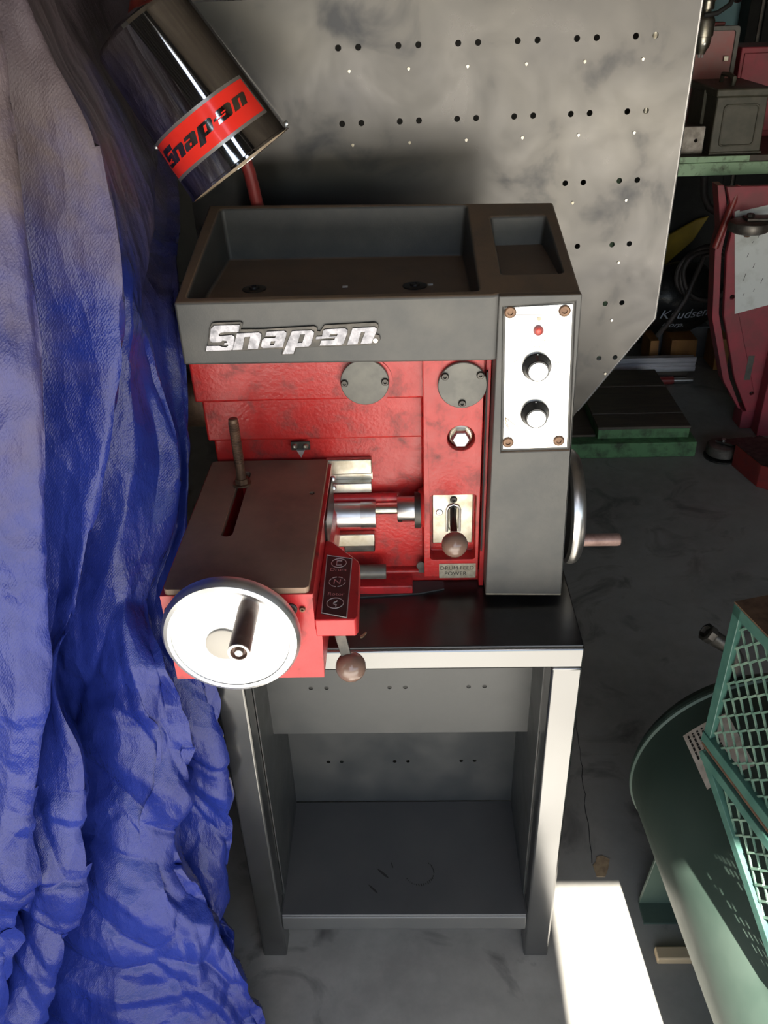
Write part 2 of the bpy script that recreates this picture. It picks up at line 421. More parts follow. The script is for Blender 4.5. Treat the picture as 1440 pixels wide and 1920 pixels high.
# brand lettering, outlines in sheet units (x right, y down)
LOGO = {
 's': [[(175,156),(350,155),(337,205),(240,205),(212,209),(200,221),(205,228),(285,222),(303,232),(305,245),(284,318),(270,331),(95,334),(108,296),(196,297),(214,304),(236,307),(252,298),(252,290),(232,293),(225,286),(229,278),(250,275),(245,264),(222,262),(205,272),(150,272),(135,262),(133,246),(152,178)]],
 'n': [[(322,213),(470,209),(486,222),(484,240),(452,326),(378,327),(408,240),(372,241),(345,329),(278,331)]],
 'a': [[(522,206),(640,203),(656,216),(653,232),(620,318),(486,322),(472,308),(486,262),(502,250),(574,249),(580,237),(508,238)],[(545,275),(572,274),(561,299),(537,300)]],
 'p': [[(690,206),(820,203),(838,216),(836,234),(810,303),(795,317),(706,320),(688,366),(612,368)],[(745,233),(775,232),(753,288),(724,289)]],
 'o': [[(912,199),(1044,195),(1062,208),(1060,226),(1030,302),(1014,312),(866,313),(880,276),(972,275),(990,234),(945,235),(938,251),(848,253),(840,270),(934,268),(931,262),(960,262),(952,285),(868,288),(868,276),(838,276),(846,247),(886,247),(890,215)]],
 'n2': [[(1095,197),(1240,192),(1256,204),(1253,220),(1215,304),(1143,306),(1178,223),(1150,224),(1122,308),(1052,310)]],
}
LOGO['o'] = [[(912,199),(1044,195),(1062,208),(1060,226),(1030,302),(1014,312),(866,313),(880,276),(968,275),(975,257),(842,270),(850,248),(888,246),(898,208)],[(945,236),(992,235),(985,249),(938,250)]]
LOGO_BACK = [(88,340),(112,285),(122,262),(140,180),(158,146),(180,138),(356,136),(369,150),(352,188),(500,190),(840,178),(862,192),(858,214),(876,216),(905,176),(930,172),(1245,163),(1266,178),(1266,200),(1246,248),(1270,252),(1278,278),(1264,304),(1236,318),(706,330),(692,374),(604,376),(618,332),(290,340)]

# ------------------------------------------------------------------ the garage
struct(MB().box(-1.7, 3.2, -1.5, 5.0, -0.10, 0.0).build('floor', 'floor'), 'worn grey concrete garage floor')
struct(MB().box(-14, 14, -22, -1.5, -0.12, -0.02).build('floor', 'drive'), 'sunlit concrete drive outside the garage')
struct(MB().box(-1.7, 3.2, 4.8, 5.0, 0.0, 3.35).build('wall_back', 'wall'))
struct(MB().box(-1.7, -1.5, -1.5, 4.8, 0.0, 3.35).build('wall_left', 'wall'))
struct(MB().box(3.0, 3.2, -1.5, 4.8, 0.0, 3.35).build('wall_right', 'wall'))
struct(MB().box(-1.7, 3.2, -1.62, 5.0, 3.35, 3.47).build('ceiling', 'ceiling'))
struct(MB().prism([[(-1.9, -0.02), (-1.35, -0.02), (-1.35, 3.08), (2.85, 3.08), (2.85, -0.02), (3.4, -0.02), (3.4, 3.47), (-1.9, 3.47)]], 'y', -1.62, -1.5).build('wall_front', 'wall'))
# unseen shutters added to block sun; gap between the last two leaves a strip
for k_, (xa, xb, zs_, ns_) in enumerate(((-1.35, .05, 1.29, 18), (.05, .612, 2.19, 9), (.828, 2.85, 1.79, 13))):
    dr = MB()
    for i in range(ns_):
        z0 = zs_ + i*.10
        dr.prism([[(-1.600, z0), (-1.585, z0+.02), (-1.585, z0+.08), (-1.600, z0+.0995), (-1.612, z0+.0995), (-1.612, z0)]], 'x', xa, xb)
    struct(dr.build('shade_shutter_%d' % (k_+1), 'wall'), ('added roller shutter half way down, shading the tarp side of the floor', 'narrow added roller shutter shading the floor in front of the bench', 'wide added roller shutter keeping sun off the floor by the compressor')[k_])
# pale blue painted patch of the back wall and a dark cupboard beside it
wb_ = thing('wall_board', 'pale blue painted board on the far wall behind the drill press', 'board', (2.26, 4.78, 0.95))
MB().box(1.90, 2.62, 4.76, 4.799, 0.95, 2.4).build('backing', 'wall', wb_, bev=0.004)
MB().box(1.94, 2.58, 4.75, 4.762, 1.0, 2.36).build('painted_panel', 'cyan', wb_)
k = thing('steel_locker', 'tall black locker beside the pale blue board', 'locker', (2.6, 4.63, 0))
MB().box(2.285, 2.95, 4.56, 4.72, 0.0, 2.0).build('body', 'black_matt', k, bev=0.004)
MB().box(2.37, 2.92, 4.545, 4.56, 0.05, 1.96).build('door', 'black_matt', k, bev=0.003)
MB().box(2.345, 2.358, 4.545, 4.56, 0.03, 1.97).build('hinge_strip', 'cast', k)
# crack in the slab
random.seed(3)
pts = []
for i in range(26):
    t = i / 25; pts.append((0.745 + 0.06*t + random.uniform(-.003, .003), 0.22 + .7*t, 0.0))
o = MB().tube(pts, [0.0006 + 0.0006*random.random() for _ in pts], 5).build('floor_crack', 'black_matt'); struct(o, 'dark crack running across the concrete beside the bench')

# ------------------------------------------------------------------ steel bench
XL, XR, ZB = 0.0125, 0.610, 0.85
YB = 0.68
b = thing('steel_bench', 'black painted steel bench with a bottom shelf under the red brake lathe', 'bench', ((XL+XR)/2, 0.36, 0))
MB().box(XL+.002, XR-.002, 0.003, YB, 0.8455, ZB).build('bench_top', 'top_steel', b, bev=0.002)
MB().box(XL, XR, 0.0, 0.048, 0.8045, 0.8452).build('front_rail', 'black_steel', b, bev=0.004)
MB().box(XL, XR, YB-.048, YB, 0.8045, 0.8452).build('back_rail', 'black_steel', b, bev=0.004)
for x in (XL, XR-.05):
    MB().box(x, x+.05, 0.0485, YB-.0485, 0.8045, 0.8452).build('side_rail', 'black_steel', b, bev=0.004)
    for y in (0.0, YB-.05):
        MB().box(x, x+.05, y, y+.05, 0.0, 0.8042).build('leg', 'black_steel', b, bev=0.004)
sh = MB().box(XL+.051, XR-.051, 0.004, 0.285, 0.1345, 0.1392).build('shelf', 'shelf_pan', b, bev=0.002)
MB().box(XL+.0505, XR-.0505, 0.002, 0.010, 0.0916, 0.1345).build('shelf_lip', 'shelf_pan', sh, bev=0.003)
random.seed(21)
mb = MB()
for (x, y, l, w_, a) in ((.268, .098, .036, .0045, -.75), (.248, .062, .030, .0040, -.8), (.287, .118, .016, .0022, -1.3)):
    d_ = Vector((math.cos(a), math.sin(a), 0))*l/2; n_ = Vector((-math.sin(a), math.cos(a), 0))*w_/2; c_ = Vector((x, y, .13955))
    mb.add([c_-d_, c_-d_*.5+n_, c_+d_*.5+n_*1.2, c_+d_, c_+d_*.5-n_, c_-d_*.5-n_*1.1], [(0, 1, 2, 3, 4, 5)])
for i in range(22):
    a = R(-150 + i*9.5); r_ = .029; p_ = Vector((.345 + r_*math.cos(a)*1.05, .100 + r_*math.sin(a), .13955)); l = random.uniform(.002, .008) if a > R(-110) else .002
    d_ = Vector((.25, -1, 0)).normalized()*l/2; n_ = Vector((.0011, .0003, 0))
    mb.add([p_-d_-n_, p_-d_+n_, p_+d_+n_, p_+d_-n_], [(0, 1, 2, 3)])
sm = mb.build('scuff_marks', 'ink', sh, smooth=False); sm['kind'] = 'stuff'
def holed(x0, x1, z0, z1, y, th, hz, r):
    hl = [circle(x, hz, r, 14) for p in (0.147, 0.2945, 0.442) for x in (p, p+.0295)]
    return MB().prism([[(x0, z0), (x1, z0), (x1, z1), (x0, z1)]] + hl, 'y', y, y+th)
holed(XL+.008, XR-.022, 0.503, 0.8042, 0.151, 0.002, 0.6225, 0.0042).build('upper_back_panel', 'shelf_steel', b)
holed(XL+.002, XR-.002, 0.1395, 0.8042, 0.286, 0.002, 0.2705, 0.0042).build('lower_back_panel', 'shelf_steel', b)
MB().box(XL+.0505, XL+.0525, 0.05, 0.285, 0.1392, 0.8042).build('side_panel', 'shelf_steel', b)
MB().box(XR-.0525, XR-.0505, 0.05, 0.285, 0.1392, 0.8042).build('side_panel', 'shelf_steel', b)

# ------------------------------------------------------------------ perforated tool board
def board_y(x, z): return 0.7042 + 0.0814*x - 0.0236*(z - 1.2)
tb = thing('tool_board', 'bare sheet steel tool board with rows of punched hole pairs behind the lathe', 'tool board', (0.4, 0.745, 0.6))
outl = [(-.075, 1.722), (.862, 1.722), (.877, 1.71), (.877, 1.10), (.728, .886), (.60, .70), (.60, .60), (.16, .60), (.16, .70), (.07, .886), (-.075, 1.10)]
loops = [outl]; tabs = MB()
PX, PG, PZ, X0, Z0 = 0.1079, 0.03597, 0.1254, 0.2239, 1.6411
for r_ in range(6):
    for c_ in range(6):
        x = X0 + PX*c_; z = Z0 - PZ*r_
        if r_ > 1 and c_ < 4: continue
        loops += [circle(x, z, .0056, 14), circle(x+PG, z, .0056, 14)]
        tabs.prism([[(x+.0152, z-.0365), (x+.0180, z-.0350), (x+.0208, z-.0365), (x+.0200, z-.0395), (x+.0180, z-.0412), (x+.0160, z-.0395)]], 'y', -0.0022, 0.0)
bm_ = MB().prism(loops, 'y', 0.0, 0.0028)
for mb in (bm_, tabs): mb.v = [Vector((p.x, p.y + board_y(p.x, p.z), p.z)) for p in mb.v]
bo = bm_.build('sheet', 'board', tb)
tabs.build('punched_tabs', 'steel', tb)['kind'] = 'stuff'
rim = [(-.075, 1.722), (.862, 1.722), (.877, 1.71), (.877, 1.10), (.728, .886)]
e = MB().tube([(x, board_y(x, z)+.0014, z) for x, z in rim], 0.0026, 6).build('rolled_edge', 'alu_rim', tb)
MB().box(.2, .56, board_y(.4, .66)-.018, board_y(.4, .66)-.003, .61, .66).build('fixing_strap', 'black_steel', tb, bev=.002)

# ------------------------------------------------------------------ brake lathe
def recessed(outline, holes, y0, y1):
    """prism along y from y0 (front) to y1 with blind pockets: holes = [(loop, floor_y)]"""
    mb = MB()
    loops = [outline] + [h for h, _ in holes]
    flat = [p for l in loops for p in l]
    tri = fill(loops)
    v = [(p[0], y0, p[1]) for p in flat]; f = [tuple(t) for t in tri]
    n = len(outline); b0 = len(v)
    v += [(p[0], y1, p[1]) for p in outline]
    for i in range(n): f.append((i, (i+1) % n, b0+(i+1) % n, b0+i))
    f.append(tuple(b0+i for i in range(n)))
    k = n
    for h, fy in holes:
        m = len(h); q = len(v)
        v += [(p[0], fy, p[1]) for p in h]
        for i in range(m): f.append((k+i, k+(i+1) % m, q+(i+1) % m, q+i))
        f.append(tuple(q+i for i in range(m))); k += m
    return mb.add(v, f)
LT = thing('brake_lathe', 'red and charcoal brake lathe with chrome badge and handwheels standing on the steel bench', 'brake lathe', (0.30, 0.24, 0.85))
def screw(x, y, z, r, par, m='dark_steel', ax=(0, -1, 0), h=.004):
    c = Vector((x, y, z))
    o = MB().rev([(r, 0), (r, h*.6), (r*.8, h), (r*.45, h), (r*.42, h*.35)], c, ax, 16).build('screw', m, par, ang=30)
    return o
# --- red casting
body = MB()
body.box(.012, .458, .166, .42, 1.203, 1.300)
body.box(.020, .362, .176, .42, 1.131, 1.203)
body.box(.027, .362, .187, .42, .872, 1.131)
body.box(.030, .458, .175, .42, .850, .874)
bo = body.build('casting', 'red', LT, bev=.004, seg=3)
pil = recessed([(.361, .876), (.452, .876), (.452, 1.30), (.361, 1.30)],
               [(rrect(.371, .4465, .911, 1.038, .006, 4), .182), (circle(.4195, 1.140, .0215, 28), .176)], .153, .40)
pc = pil.build('right_pillar', 'red', LT, bev=.0011, seg=2)
MB().box(.4545, .4625, .158, .42, .852, 1.28).build('flange', 'red_smooth', LT, bev=.001)
MB().box(.455, .4575, .150, .158, .93, 1.25).build('gasket', 'black_matt', LT)
# hexagon plug in its bore
hx = MB().rev([(.0185, 0), (.0185, .012), (.0165, .013), (.0165, .009), (.001, .009)], (.4195, .176, 1.1385), (0, -1, 0), 28).build('plug_collar', 'steel', LT)
MB().rev([(.0155, 0), (.0155, .012), (.0125, .0155), (.001, .0155)], (.4195, .168, 1.137), (0, -1, 0), 6).build('hexagon_plug', 'alu', hx, bev=.001, ang=20)
# cover discs
def disc(x, z, y, scr):
    o = MB().rev([(.0365, 0), (.0365, .007), (.0355, .008), (.001, .008)], (x, y, z), (0, -1, 0), 48).build('cover_disc', 'cap', LT)
    for dx, dz in scr: screw(x+dx, y-.0078, z+dz, .0058, o)
    return o
disc(.2744, 1.2335, .167, ((-.0305, 0), (.0305, .001)))
disc(.4195, 1.2310, .154, ((-.026, .0155), (.026, .0165), (.0, -.028)))
MB().rev([(.040, 0), (.040, .003), (.001, .003)], (.2765, .167, 1.2320), (0, -1, 0), 40).build('disc_boss', 'red', LT)
# pointer
pt = MB().prism([[(.1520, 1.1285), (.1820, 1.1285), (.1820, 1.114), (.1520, 1.114)]], 'y', .174, .1765).build('pointer_bracket', 'dark_steel', LT)
for x in (.1585, .1755): screw(x, .174, 1.1215, .0042, pt, 'steel')
MB().prism([[(.1605, 1.1145), (.1735, 1.1145), (.167, 1.1015)]], 'y', .1715, .174).build('pointer', 'alu', pt)
# spindle stub on the far left
MB().rev([(.046, 0), (.048, .006), (.048, .05), (.044, .056), (.02, .056)], (.016, .27, 1.165), (-1, 0, 0), 32).build('spindle_cover', 'rust_steel', LT)
# --- slide ways, feed screw
MB().box(.205, .2785, .176, .187, 1.066, 1.0935).build('slide_way', 'steel', LT, bev=.002)
MB().box(.205, .2785, .1855, .187, 1.052, 1.066).build('way_groove', 'steel', LT)
MB().box(.205, .2775, .172, .187, 1.0330, 1.0520).build('slide_way', 'steel', LT, bev=.002)
MB().box(.205, .2785, .174, .187, .926, .951).build('slide_way', 'steel', LT, bev=.002)
MB().box(.225, .2775, .178, .187, .912, .926).build('slide_way', 'dark_steel', LT, bev=.002)
MB().tube([(.205, .172, 1.024), (.318, .172, 1.024)], .0085, 14).build('feed_tube', 'red_smooth', LT)
fr = MB().rev([(.0205, 0), (.0205, .058), (.0001, .058)], (.202, .150, 1.006), (1, 0, 0), 32).build('feed_sleeve', 'alu', LT)
MB().rev([(.001, 0), (.0215, 0), (.0215, .024), (.001, .024)], (.259, .150, 1.006), (1, 0, 0), 32).build('sleeve_collar', 'alu_rim', fr)
MB().tube([(.28, .155, 1.012), (.325, .155, 1.012)], .0078, 14).build('feed_screw', 'steel', fr)
cpl = MB().rev([(.001, 0), (.020, 0), (.021, .002), (.021, .030), (.001, .030)], (.318, .155, 1.0125), (1, 0, 0), 32).build('coupling', 'alu_rim', LT)
MB().rev([(.0035, 0), (.0035, .0012), (.0001, .0012)], (.3225, .1375, 1.0005), (0, -.82, -.57), 12).build('grub_screw', 'dark_steel', cpl)
MB().rev([(.001, 0), (.030, 0), (.030, .010), (.001, .010)], (.346, .155, 1.0100), (1, 0, 0), 32).build('coupling_flange', 'dark_steel', cpl)
MB().rev([(.034, 0), (.030, .010), (.001, .010)], (.362, .165, 1.009), (-1, 0, 0), 28).build('screw_boss', 'red', LT)
MB().rev([(.0125, 0), (.0125, .15), (.001, .15)], (.146, .155, .887), (1, 0, 0), 24).build('guide_rod', 'cap', LT)
MB().box(.14, .341, .138, .186, .851, .868).build('base_rail', 'red_smooth', LT, bev=.002)
MB().prism([[(.10, .118), (.352, .138), (.395, .150), (.395, .172), (.10, .172)]], 'z', .8502, .853).build('base_plate', 'shelf_steel', LT)
bl = MB().rev([(.0085, 0), (.0085, .004), (.001, .004)], (.3565, .172, .888), (0, -1, 0), 8).build('clamp_bolt', 'cap', LT)
MB().box(.3515, .3610, .168, .174, .874, .884).build('bolt_shank', 'cap', bl)
# --- drum feed selector in the pillar pocket
sp = recessed([(.376, .930), (.4425, .930), (.4425, 1.029), (.376, 1.029)], [(rrect(.4025, .4185, .955, 1.006, .0079, 5), .1795)], .1755, .1815).build('selector_plate', 'steel', LT, bev=.001)
screw(.3872, .1755, .992, .0058, sp, 'alu', h=.002); screw(.4105, .1755, 1.0165, .006, sp, 'dark_steel', h=.003)
MB().tube([(.400, .174, .955), (.400, .174, .997), (.403, .174, 1.004), (.4105, .174, 1.007), (.418, .174, 1.004), (.421, .174, .997), (.421, .174, .955)], .0022, 8).build('slot_guide', 'alu_rim', sp)
lv = MB().tube([(.4105, .182, 1.000), (.4085, .150, .996), (.4075, .085, .993)], [.0062, .0062, .0058], 14).build('selector_lever', 'black', LT)
MB().ball((.4068, .070, .999), .0205).build('ball_knob', 'ball', lv)
lp = MB().box(.3862, .4482, .1518, .1528, .8735, .9035).build('label_plate', 'label_plate', LT, bev=.0004)
t = text_mb('DRUM FEED', .0108).xf(Matrix.Translation((.4165, .1514, .8945)) @ FRONT); t.build('lettering', 'ink', lp, smooth=False)
t = text_mb('POWER', .0108).xf(Matrix.Translation((.4140, .1514, .8830)) @ FRONT); t.build('lettering', 'ink', lp, smooth=False)
# --- charcoal tray
def zt(y): return 1.375 + (y - .12) * .055 / .31
TR = MB()
outer = [(.0180, .120), (.4560, .1195), (.4660, .1225), (.5765, .1220), (.5790, .420), (.0125, .448)]
r1 = rrect(.0335, .4395, .1335, .419, .007, 4); r1 = [(x, y + (.4395-x)*.030 if y > .3 else y) for x, y in r1]
r2 = rrect(.4735, .5615, .179, .372, .006, 4)
def inset(l, d):
    cx = sum(p[0] for p in l)/len(l); cy = sum(p[1] for p in l)/len(l)
    w = max(p[0] for p in l)-cx; h = max(p[1] for p in l)-cy
    return [(cx+(x-cx)*(1-d/w), cy+(y-cy)*(1-d/h)) for x, y in l]
lo = [outer, r1, r2]; flat = [p for l in lo for p in l]
tri = fill(lo)
v = [(x, y, zt(y)) for x, y in flat]; f = [tuple(q) for q in tri]
n = len(outer); q0 = len(v); v += [(x, y, 1.2835 - (.004 if x > .3 else 0)) for x, y in outer]
for i in range(n): f.append((i, (i+1) % n, q0+(i+1) % n, q0+i))
f.append(tuple(q0+i for i in range(n)))
k0 = n
for l, fz, d in ((r1, 1.347, .005), (r2, 1.368, .005)):
    m_ = len(l); q = len(v); v += [(x, y, fz) for x, y in inset(l, d)]
    for i in range(m_): f.append((k0+i, k0+(i+1) % m_, q+(i+1) % m_, q+i))
    f.append(tuple(q+i for i in range(m_))); k0 += m_
tray = TR.add(v, f).build('tray', 'plastic', LT, bev=.0035, seg=3)
for x, y in ((.106, .262), (.352, .257)):
    w_ = MB().rev([(.0185, 0), (.0185, .0015), (.017, .002), (.008, .002), (.0075, .005), (.004, .005), (.0038, .003)], (x, y, 1.347), (0, 0, 1), 28).build('washer', 'dark_steel', tray)
for x, y, a in ((.2455, .262, .3), (.3755, .262, 1.2)):
    MB().box(x-.004, x+.004, y-.003, y+.003, 1.3471, 1.3485).build('paper_scrap', 'paper', tray)
# belt cover with recessed control panel
pq = [(.4700, 1.3600), (.4765, 1.1360), (.5790, 1.1370), (.5685, 1.3655)]
cv = recessed([(.4645, 1.3755), (.4620, .8690), (.5880, .8660), (.5765, 1.3755)], [(pq, .1165)], .1125, .40).build('belt_cover', 'plastic', LT, bev=.006, seg=4)
MB().prism([[(.4625, .8655), (.588, .8625), (.588, .869), (.4625, .872)]], 'y', .114, .40).build('cover_base_seam', 'label_plate', cv, bev=.001)
pp = [(.4742, 1.3590), (.4800, 1.1402), (.5752, 1.1412), (.5652, 1.3617)]
pn = MB().prism([pp], 'y', .1145, .1164).build('control_panel', 'panel', LT, bev=.0006)
for x, z in ((.4808, 1.3522), (.5548, 1.3525), (.4868, 1.1520), (.5622, 1.1530)): screw(x, .1148, z, .0083, pn, 'rust_steel', h=.003)
for x, z in ((.5215, 1.2725), (.5235, 1.1995)):
    kb = MB().rev([(.0208, 0), (.0208, .004), (.0190, .006), (.0165, .018), (.0150, .0205), (.001, .0205)], (x, .1145, z), (0, -1, 0), 40).build('knob', 'black', pn)
    MB().rev([(.0132, 0), (.0132, .0012), (.001, .0012)], (x, .0940, z), (0, -1, 0), 32).build('knob_cap', 'knob_face', kb)
    MB().box(x-.0006, x+.0006, .1080, .1086, z+.0155, z+.0200).build('knob_mark', 'alu', kb)
pl = MB().rev([(.0070, 0), (.0070, .003), (.0052, .004)], (.5208, .1145, 1.3255), (0, -1, 0), 20).build('pilot_bezel', 'pipe_red', pn)
MB().ball((.5208, .1115, 1.3255), .0046, 14, 8, (1, .6, 1)).build('pilot_lens', 'pilot', pl)
MB().rev([(.0030, 0), (.0030, .001), (.001, .001)], (.5208, .1146, 1.3420), (0, -1, 0), 12).build('blind_hole', 'label_plate', pn)
for body_, x, z, s_ in (('UNIT POWER', .5215, 1.3105, .0052), ('OFF', .5210, 1.3005, .0056), ('ROT', .4945, 1.2800, .0056), ('DRM', .5480, 1.2760, .0050), ('ROTO', .5130, 1.1525, .0056)):
    text_mb(body_, s_).xf(Matrix.Translation((x, .1142, z)) @ FRONT).build('lettering', 'brown_ink', pn, smooth=False)
sc_ = MB()
for a, b_ in (((.4810, 1.1930), (.5050, 1.1720)), ((.4808, 1.1900), (.4890, 1.1560)), ((.4815, 1.1920), (.4925, 1.1540)), ((.4840, 1.3480), (.5520, 1.3470))):
    a = Vector((a[0], .1143, a[1])); b_ = Vector((b_[0], .1143, b_[1])); d_ = (b_-a).normalized().cross(Vector((0, 1, 0)))*.0006
    sc_.add([a-d_, a+d_, b_+d_*.4, b_-d_*.4], [(0, 1, 2, 3)])
sc_.build('scratches', 'brown_ink', pn, smooth=False)['kind'] = 'stuff'
# badge
KB = 2.1e-4
def lx(p): return (.0531 + (p[0]-93)*KB, 1.3445 - (p[1]-150)*KB*1.0)
bd = MB().prism([[lx(p) for p in LOGO_BACK]], 'y', .1165, .1198).build('badge', 'dark_steel', LT, bev=.0005)
for key, name in (('s', 'letter_s'), ('n', 'letter_n'), ('a', 'letter_a'), ('p', 'letter_p'), ('o', 'letter_o'), ('n2', 'letter_n')):
    MB().prism([[lx(p) for p in l] for l in LOGO[key]], 'y', .1145, .1166).build(name, 'badge', bd, bev=.0003, seg=1)
rg = MB().rev([(.0033, 0), (.0033, .0016), (.0026, .0016), (.0026, .001), (.0001, .001)], (*[lx((1243, 288))[0]], .1166, lx((1243, 288))[1]), (0, -1, 0), 18).build('registered_mark', 'alu_rim', bd)
# side handwheel on the belt cover
sw = MB().rev([(.012, -.02), (.022, .0), (.080, .006), (.093, .000), (.099, .004), (.101, .012), (.099, .020), (.093, .025), (.080, .020), (.025, .020), (.001, .020)], (.603, .250, .953), (1, 0, 0), 64).build('side_handwheel', 'alu_rim', LT)
hd = MB().rev([(.0105, 0), (.0110, .01), (.0110, .072), (.0100, .076), (.004, .076)], (.622, .200, .9150), (1, 0, 0), 24).build('wheel_handle', 'handle_pink', sw)
# --- cross slide carriage
_cp = [(.2130, 1.0865), (.2130, 1.030), (.2210, 1.018), (.2210, 1.010), (.2190, .9450), (.0180, .9450), (.0180, 1.0865)]
_cn = _cp + [(.0735, 1.0865), (.0735, 1.0200), (.0920, 1.0200), (.0920, 1.0865)]
CR = MB().prism([_cp], 'y', -.1650, -.0425).prism([_cn], 'y', -.0425, .1405).prism([_cp], 'y', .1405, .1850).build('carriage', 'red_smooth', LT)
tp = MB().prism([rrect(.0230, .2090, -.1630, .1760, .006, 4), rrect(.0745, .0910, -.042, .140, .007, 5), circle(.1925, .071, .0042, 14)], 'z', 1.0855, 1.0955).build('table_plate', 'table', CR, bev=.001)
MB().prism([[(.0235, -.1640), (.2140, -.1640), (.2140, .1780), (.0235, .1780)], rrect(.0740, .0915, -.0425, .1405, .007, 5)], 'z', 1.0800, 1.0868).build('table_seat', 'red_smooth', CR)
for x, z, m_, r_ in ((.1838, 1.0640, 'dark_steel', .0088), (.0245, 1.0640, 'dark_steel', .0042), (.1990, 1.0640, 'rust_steel', .0040)): screw(x, -.1648, z, r_, CR, m_)
MB().box(.2105, .2165, .020, .150, 1.000, 1.078).build('gib_strip', 'dark_steel', CR, bev=.001)
for z in (1.0745, 1.058): MB().ball((.2175, .150, z), .005, 12, 8).build('oiler', 'alu', CR)
HS = MB().prism([[(.2130, .020), (.2235, .016), (.2640, -.034), (.2668, -.044), (.2690, -.1580), (.2650, -.1655), (.2130, -.1655)]], 'z', 1.0170, 1.0450).build('shift_housing', 'red_smooth', CR, bev=.002)
dc = [(.2180, -.0195), (.2558, -.0295), (.2552, -.1640), (.2205, -.1530)]
D0 = MB().prism([dc], 'z', 1.0452, 1.0456).build('shift_decal', 'decal', CR)
def inq(s_, t_):    # bilinear position on the decal, s across, t from far to near
    a = Vector(dc[0]).lerp(Vector(dc[1]), s_); b_ = Vector(dc[3]).lerp(Vector(dc[2]), s_); return a.lerp(b_, t_)
def dl(s_, t_, h=1.0459): p = inq(s_, t_); return Vector((p.x, p.y, h))
mb = MB()
for a, b_ in (((.02, .01), (.98, .01)), ((.98, .01), (.98, .99)), ((.98, .99), (.02, .99)), ((.02, .99), (.02, .01))):
    mb.tube([dl(*a), dl(*b_)], .0007, 6)
mb.build('decal_border', 'decal_line', D0)
def ring(s_, t_, r_, a0=0, a1=360, n=32):
    c_ = dl(s_, t_)
    return [c_ + Vector((math.cos(R(a0+(a1-a0)*i/n))*r_, math.sin(R(a0+(a1-a0)*i/n))*r_, 0)) for i in range(n+1)]
MB().tube(ring(.5, .12, .0105)[:-1], .0006, 6, closed=True).build('drum_symbol', 'decal_line', D0)
c_ = dl(.5, .12)
MB().tube([c_+Vector((.004, .005, 0)), c_+Vector((-.003, .005, 0)), c_+Vector((-.003, -.005, 0)), c_+Vector((.004, -.005, 0))], .0006, 6).build('drum_symbol', 'decal_line', D0)
MB().tube(ring(.5, .80, .0110)[:-1], .0006, 6, closed=True).build('rotor_symbol', 'decal_line', D0)
c_ = dl(.5, .80)
MB().tube([c_+Vector((.002, .006, 0)), c_+Vector((.002, .003, 0)), c_+Vector((-.002, .001, 0)), c_+Vector((-.002, -.002, 0)), c_+Vector((.002, -.004, 0)), c_+Vector((.001, -.007, 0))], .0007, 6).build('rotor_symbol', 'decal_line', D0)
mb = MB()
for i in range(8): mb.tube(ring(.5, .45, .0110, i*45+6, i*45+38, 6), .0006, 6)
mb.build('neutral_symbol', 'decal_line', D0)
for body_, t_, s_, m_ in (('Drum', .238, .0098, 'decal_pink'), ('N', .45, .0145, 'decal_pink'), ('Rotor', .655, .0094, 'decal_pink')):
    t = text_mb(body_, s_); t.xf(Matrix.Translation(dl(.5, t_, 1.0458)) @ Matrix.Rotation(R(-3), 4, 'Z')).build('lettering', m_, D0, smooth=False)
sl = MB()
p0, p1 = Vector((.2330, -.118, 1.0200)), Vector((.2490, -.138, .9540))
sd = (p1-p0).normalized().cross(Vector((0, 1, 0))).normalized()*.0085
for y_ in (-.002, .002):
    sl.v += [p0-sd+Vector((0, y_, 0)), p0+sd+Vector((0, y_, 0)), p1+sd*.8+Vector((0, y_, 0)), p1-sd*.8+Vector((0, y_, 0))]
sl.f = [(0, 1, 2, 3), (7, 6, 5, 4), (0, 4, 5, 1), (1, 5, 6, 2), (2, 6, 7, 3), (3, 7, 4, 0)]
sl_o = sl.build('shift_lever', 'dark_steel', CR, bev=.0006)
MB().ball((.2535, -.140, .9405), .0212, 28, 16).build('ball_knob', 'ball', sl_o)
# stud and washer in the table slot
st = MB(); prof = []
z = 0.0
prof += [(.0072, 0), (.0072, .040)]
for i in range(26):
    prof += [(.0078, .040+i*.0027), (.0068, .0413+i*.0027)]
prof += [(.0070, .1125), (.0055, .1135), (.001, .1135)]
st.rev(prof, (.0827, .1018, 1.0930), (-.006, 0, 1), 16)
so = st.build('stud', 'rust_steel', CR, ang=60)
MB().rev([(.0080, 0), (.0140, 0), (.0140, .0028), (.0080, .0028)], (.0827, .1018, 1.0956), (0, 0, 1), 24, cap=False).build('washer', 'rust_steel', so)
MB().rev([(.0080, 0), (.0105, 0), (.0105, .008), (.0080, .008)], (.0827, .1018, 1.0984), (0, 0, 1), 6, cap=False).build('nut', 'rust_steel', so)
# front handwheel
wc = Vector((.1085, -.1720, 1.0405))
hw = MB().rev([(.010, -.012), (.020, .000), (.076, .006), (.0840, .0045), (.0880, .009), (.0893, .0155), (.0880, .0215), (.0845, .0262), (.0795, .0285), (.0755, .0275), (.0745, .0262), (.001, .0262)], wc, (0, -1, 0), 96).build('front_handwheel', 'alu', CR, ang=25)
MB().rev([(.0238, 0), (.0238, .0030), (.0225, .0038), (.001, .0038)], wc + Vector((-.008, -.0260, -.005)), (0, -1, 0), 40).build('hub_disc', 'hub', hw)
hn = MB().rev([(.0118, 0), (.0128, .006), (.0130, .082), (.0124, .085), (.0095, .085), (.0090, .080), (.001, .080)], wc + Vector((.0300, -.0255, .0530)), (.01, -1, 0), 28).build('wheel_handle', 'handle', hw)
MB().rev([(.0129, 0), (.0129, .0018), (.0100, .0018), (.0098, 0)], wc + Vector((.0309, -.1092, .0530)), (.01, -1, 0), 28, cap=False).build('handle_ring', 'alu_rim', hn)
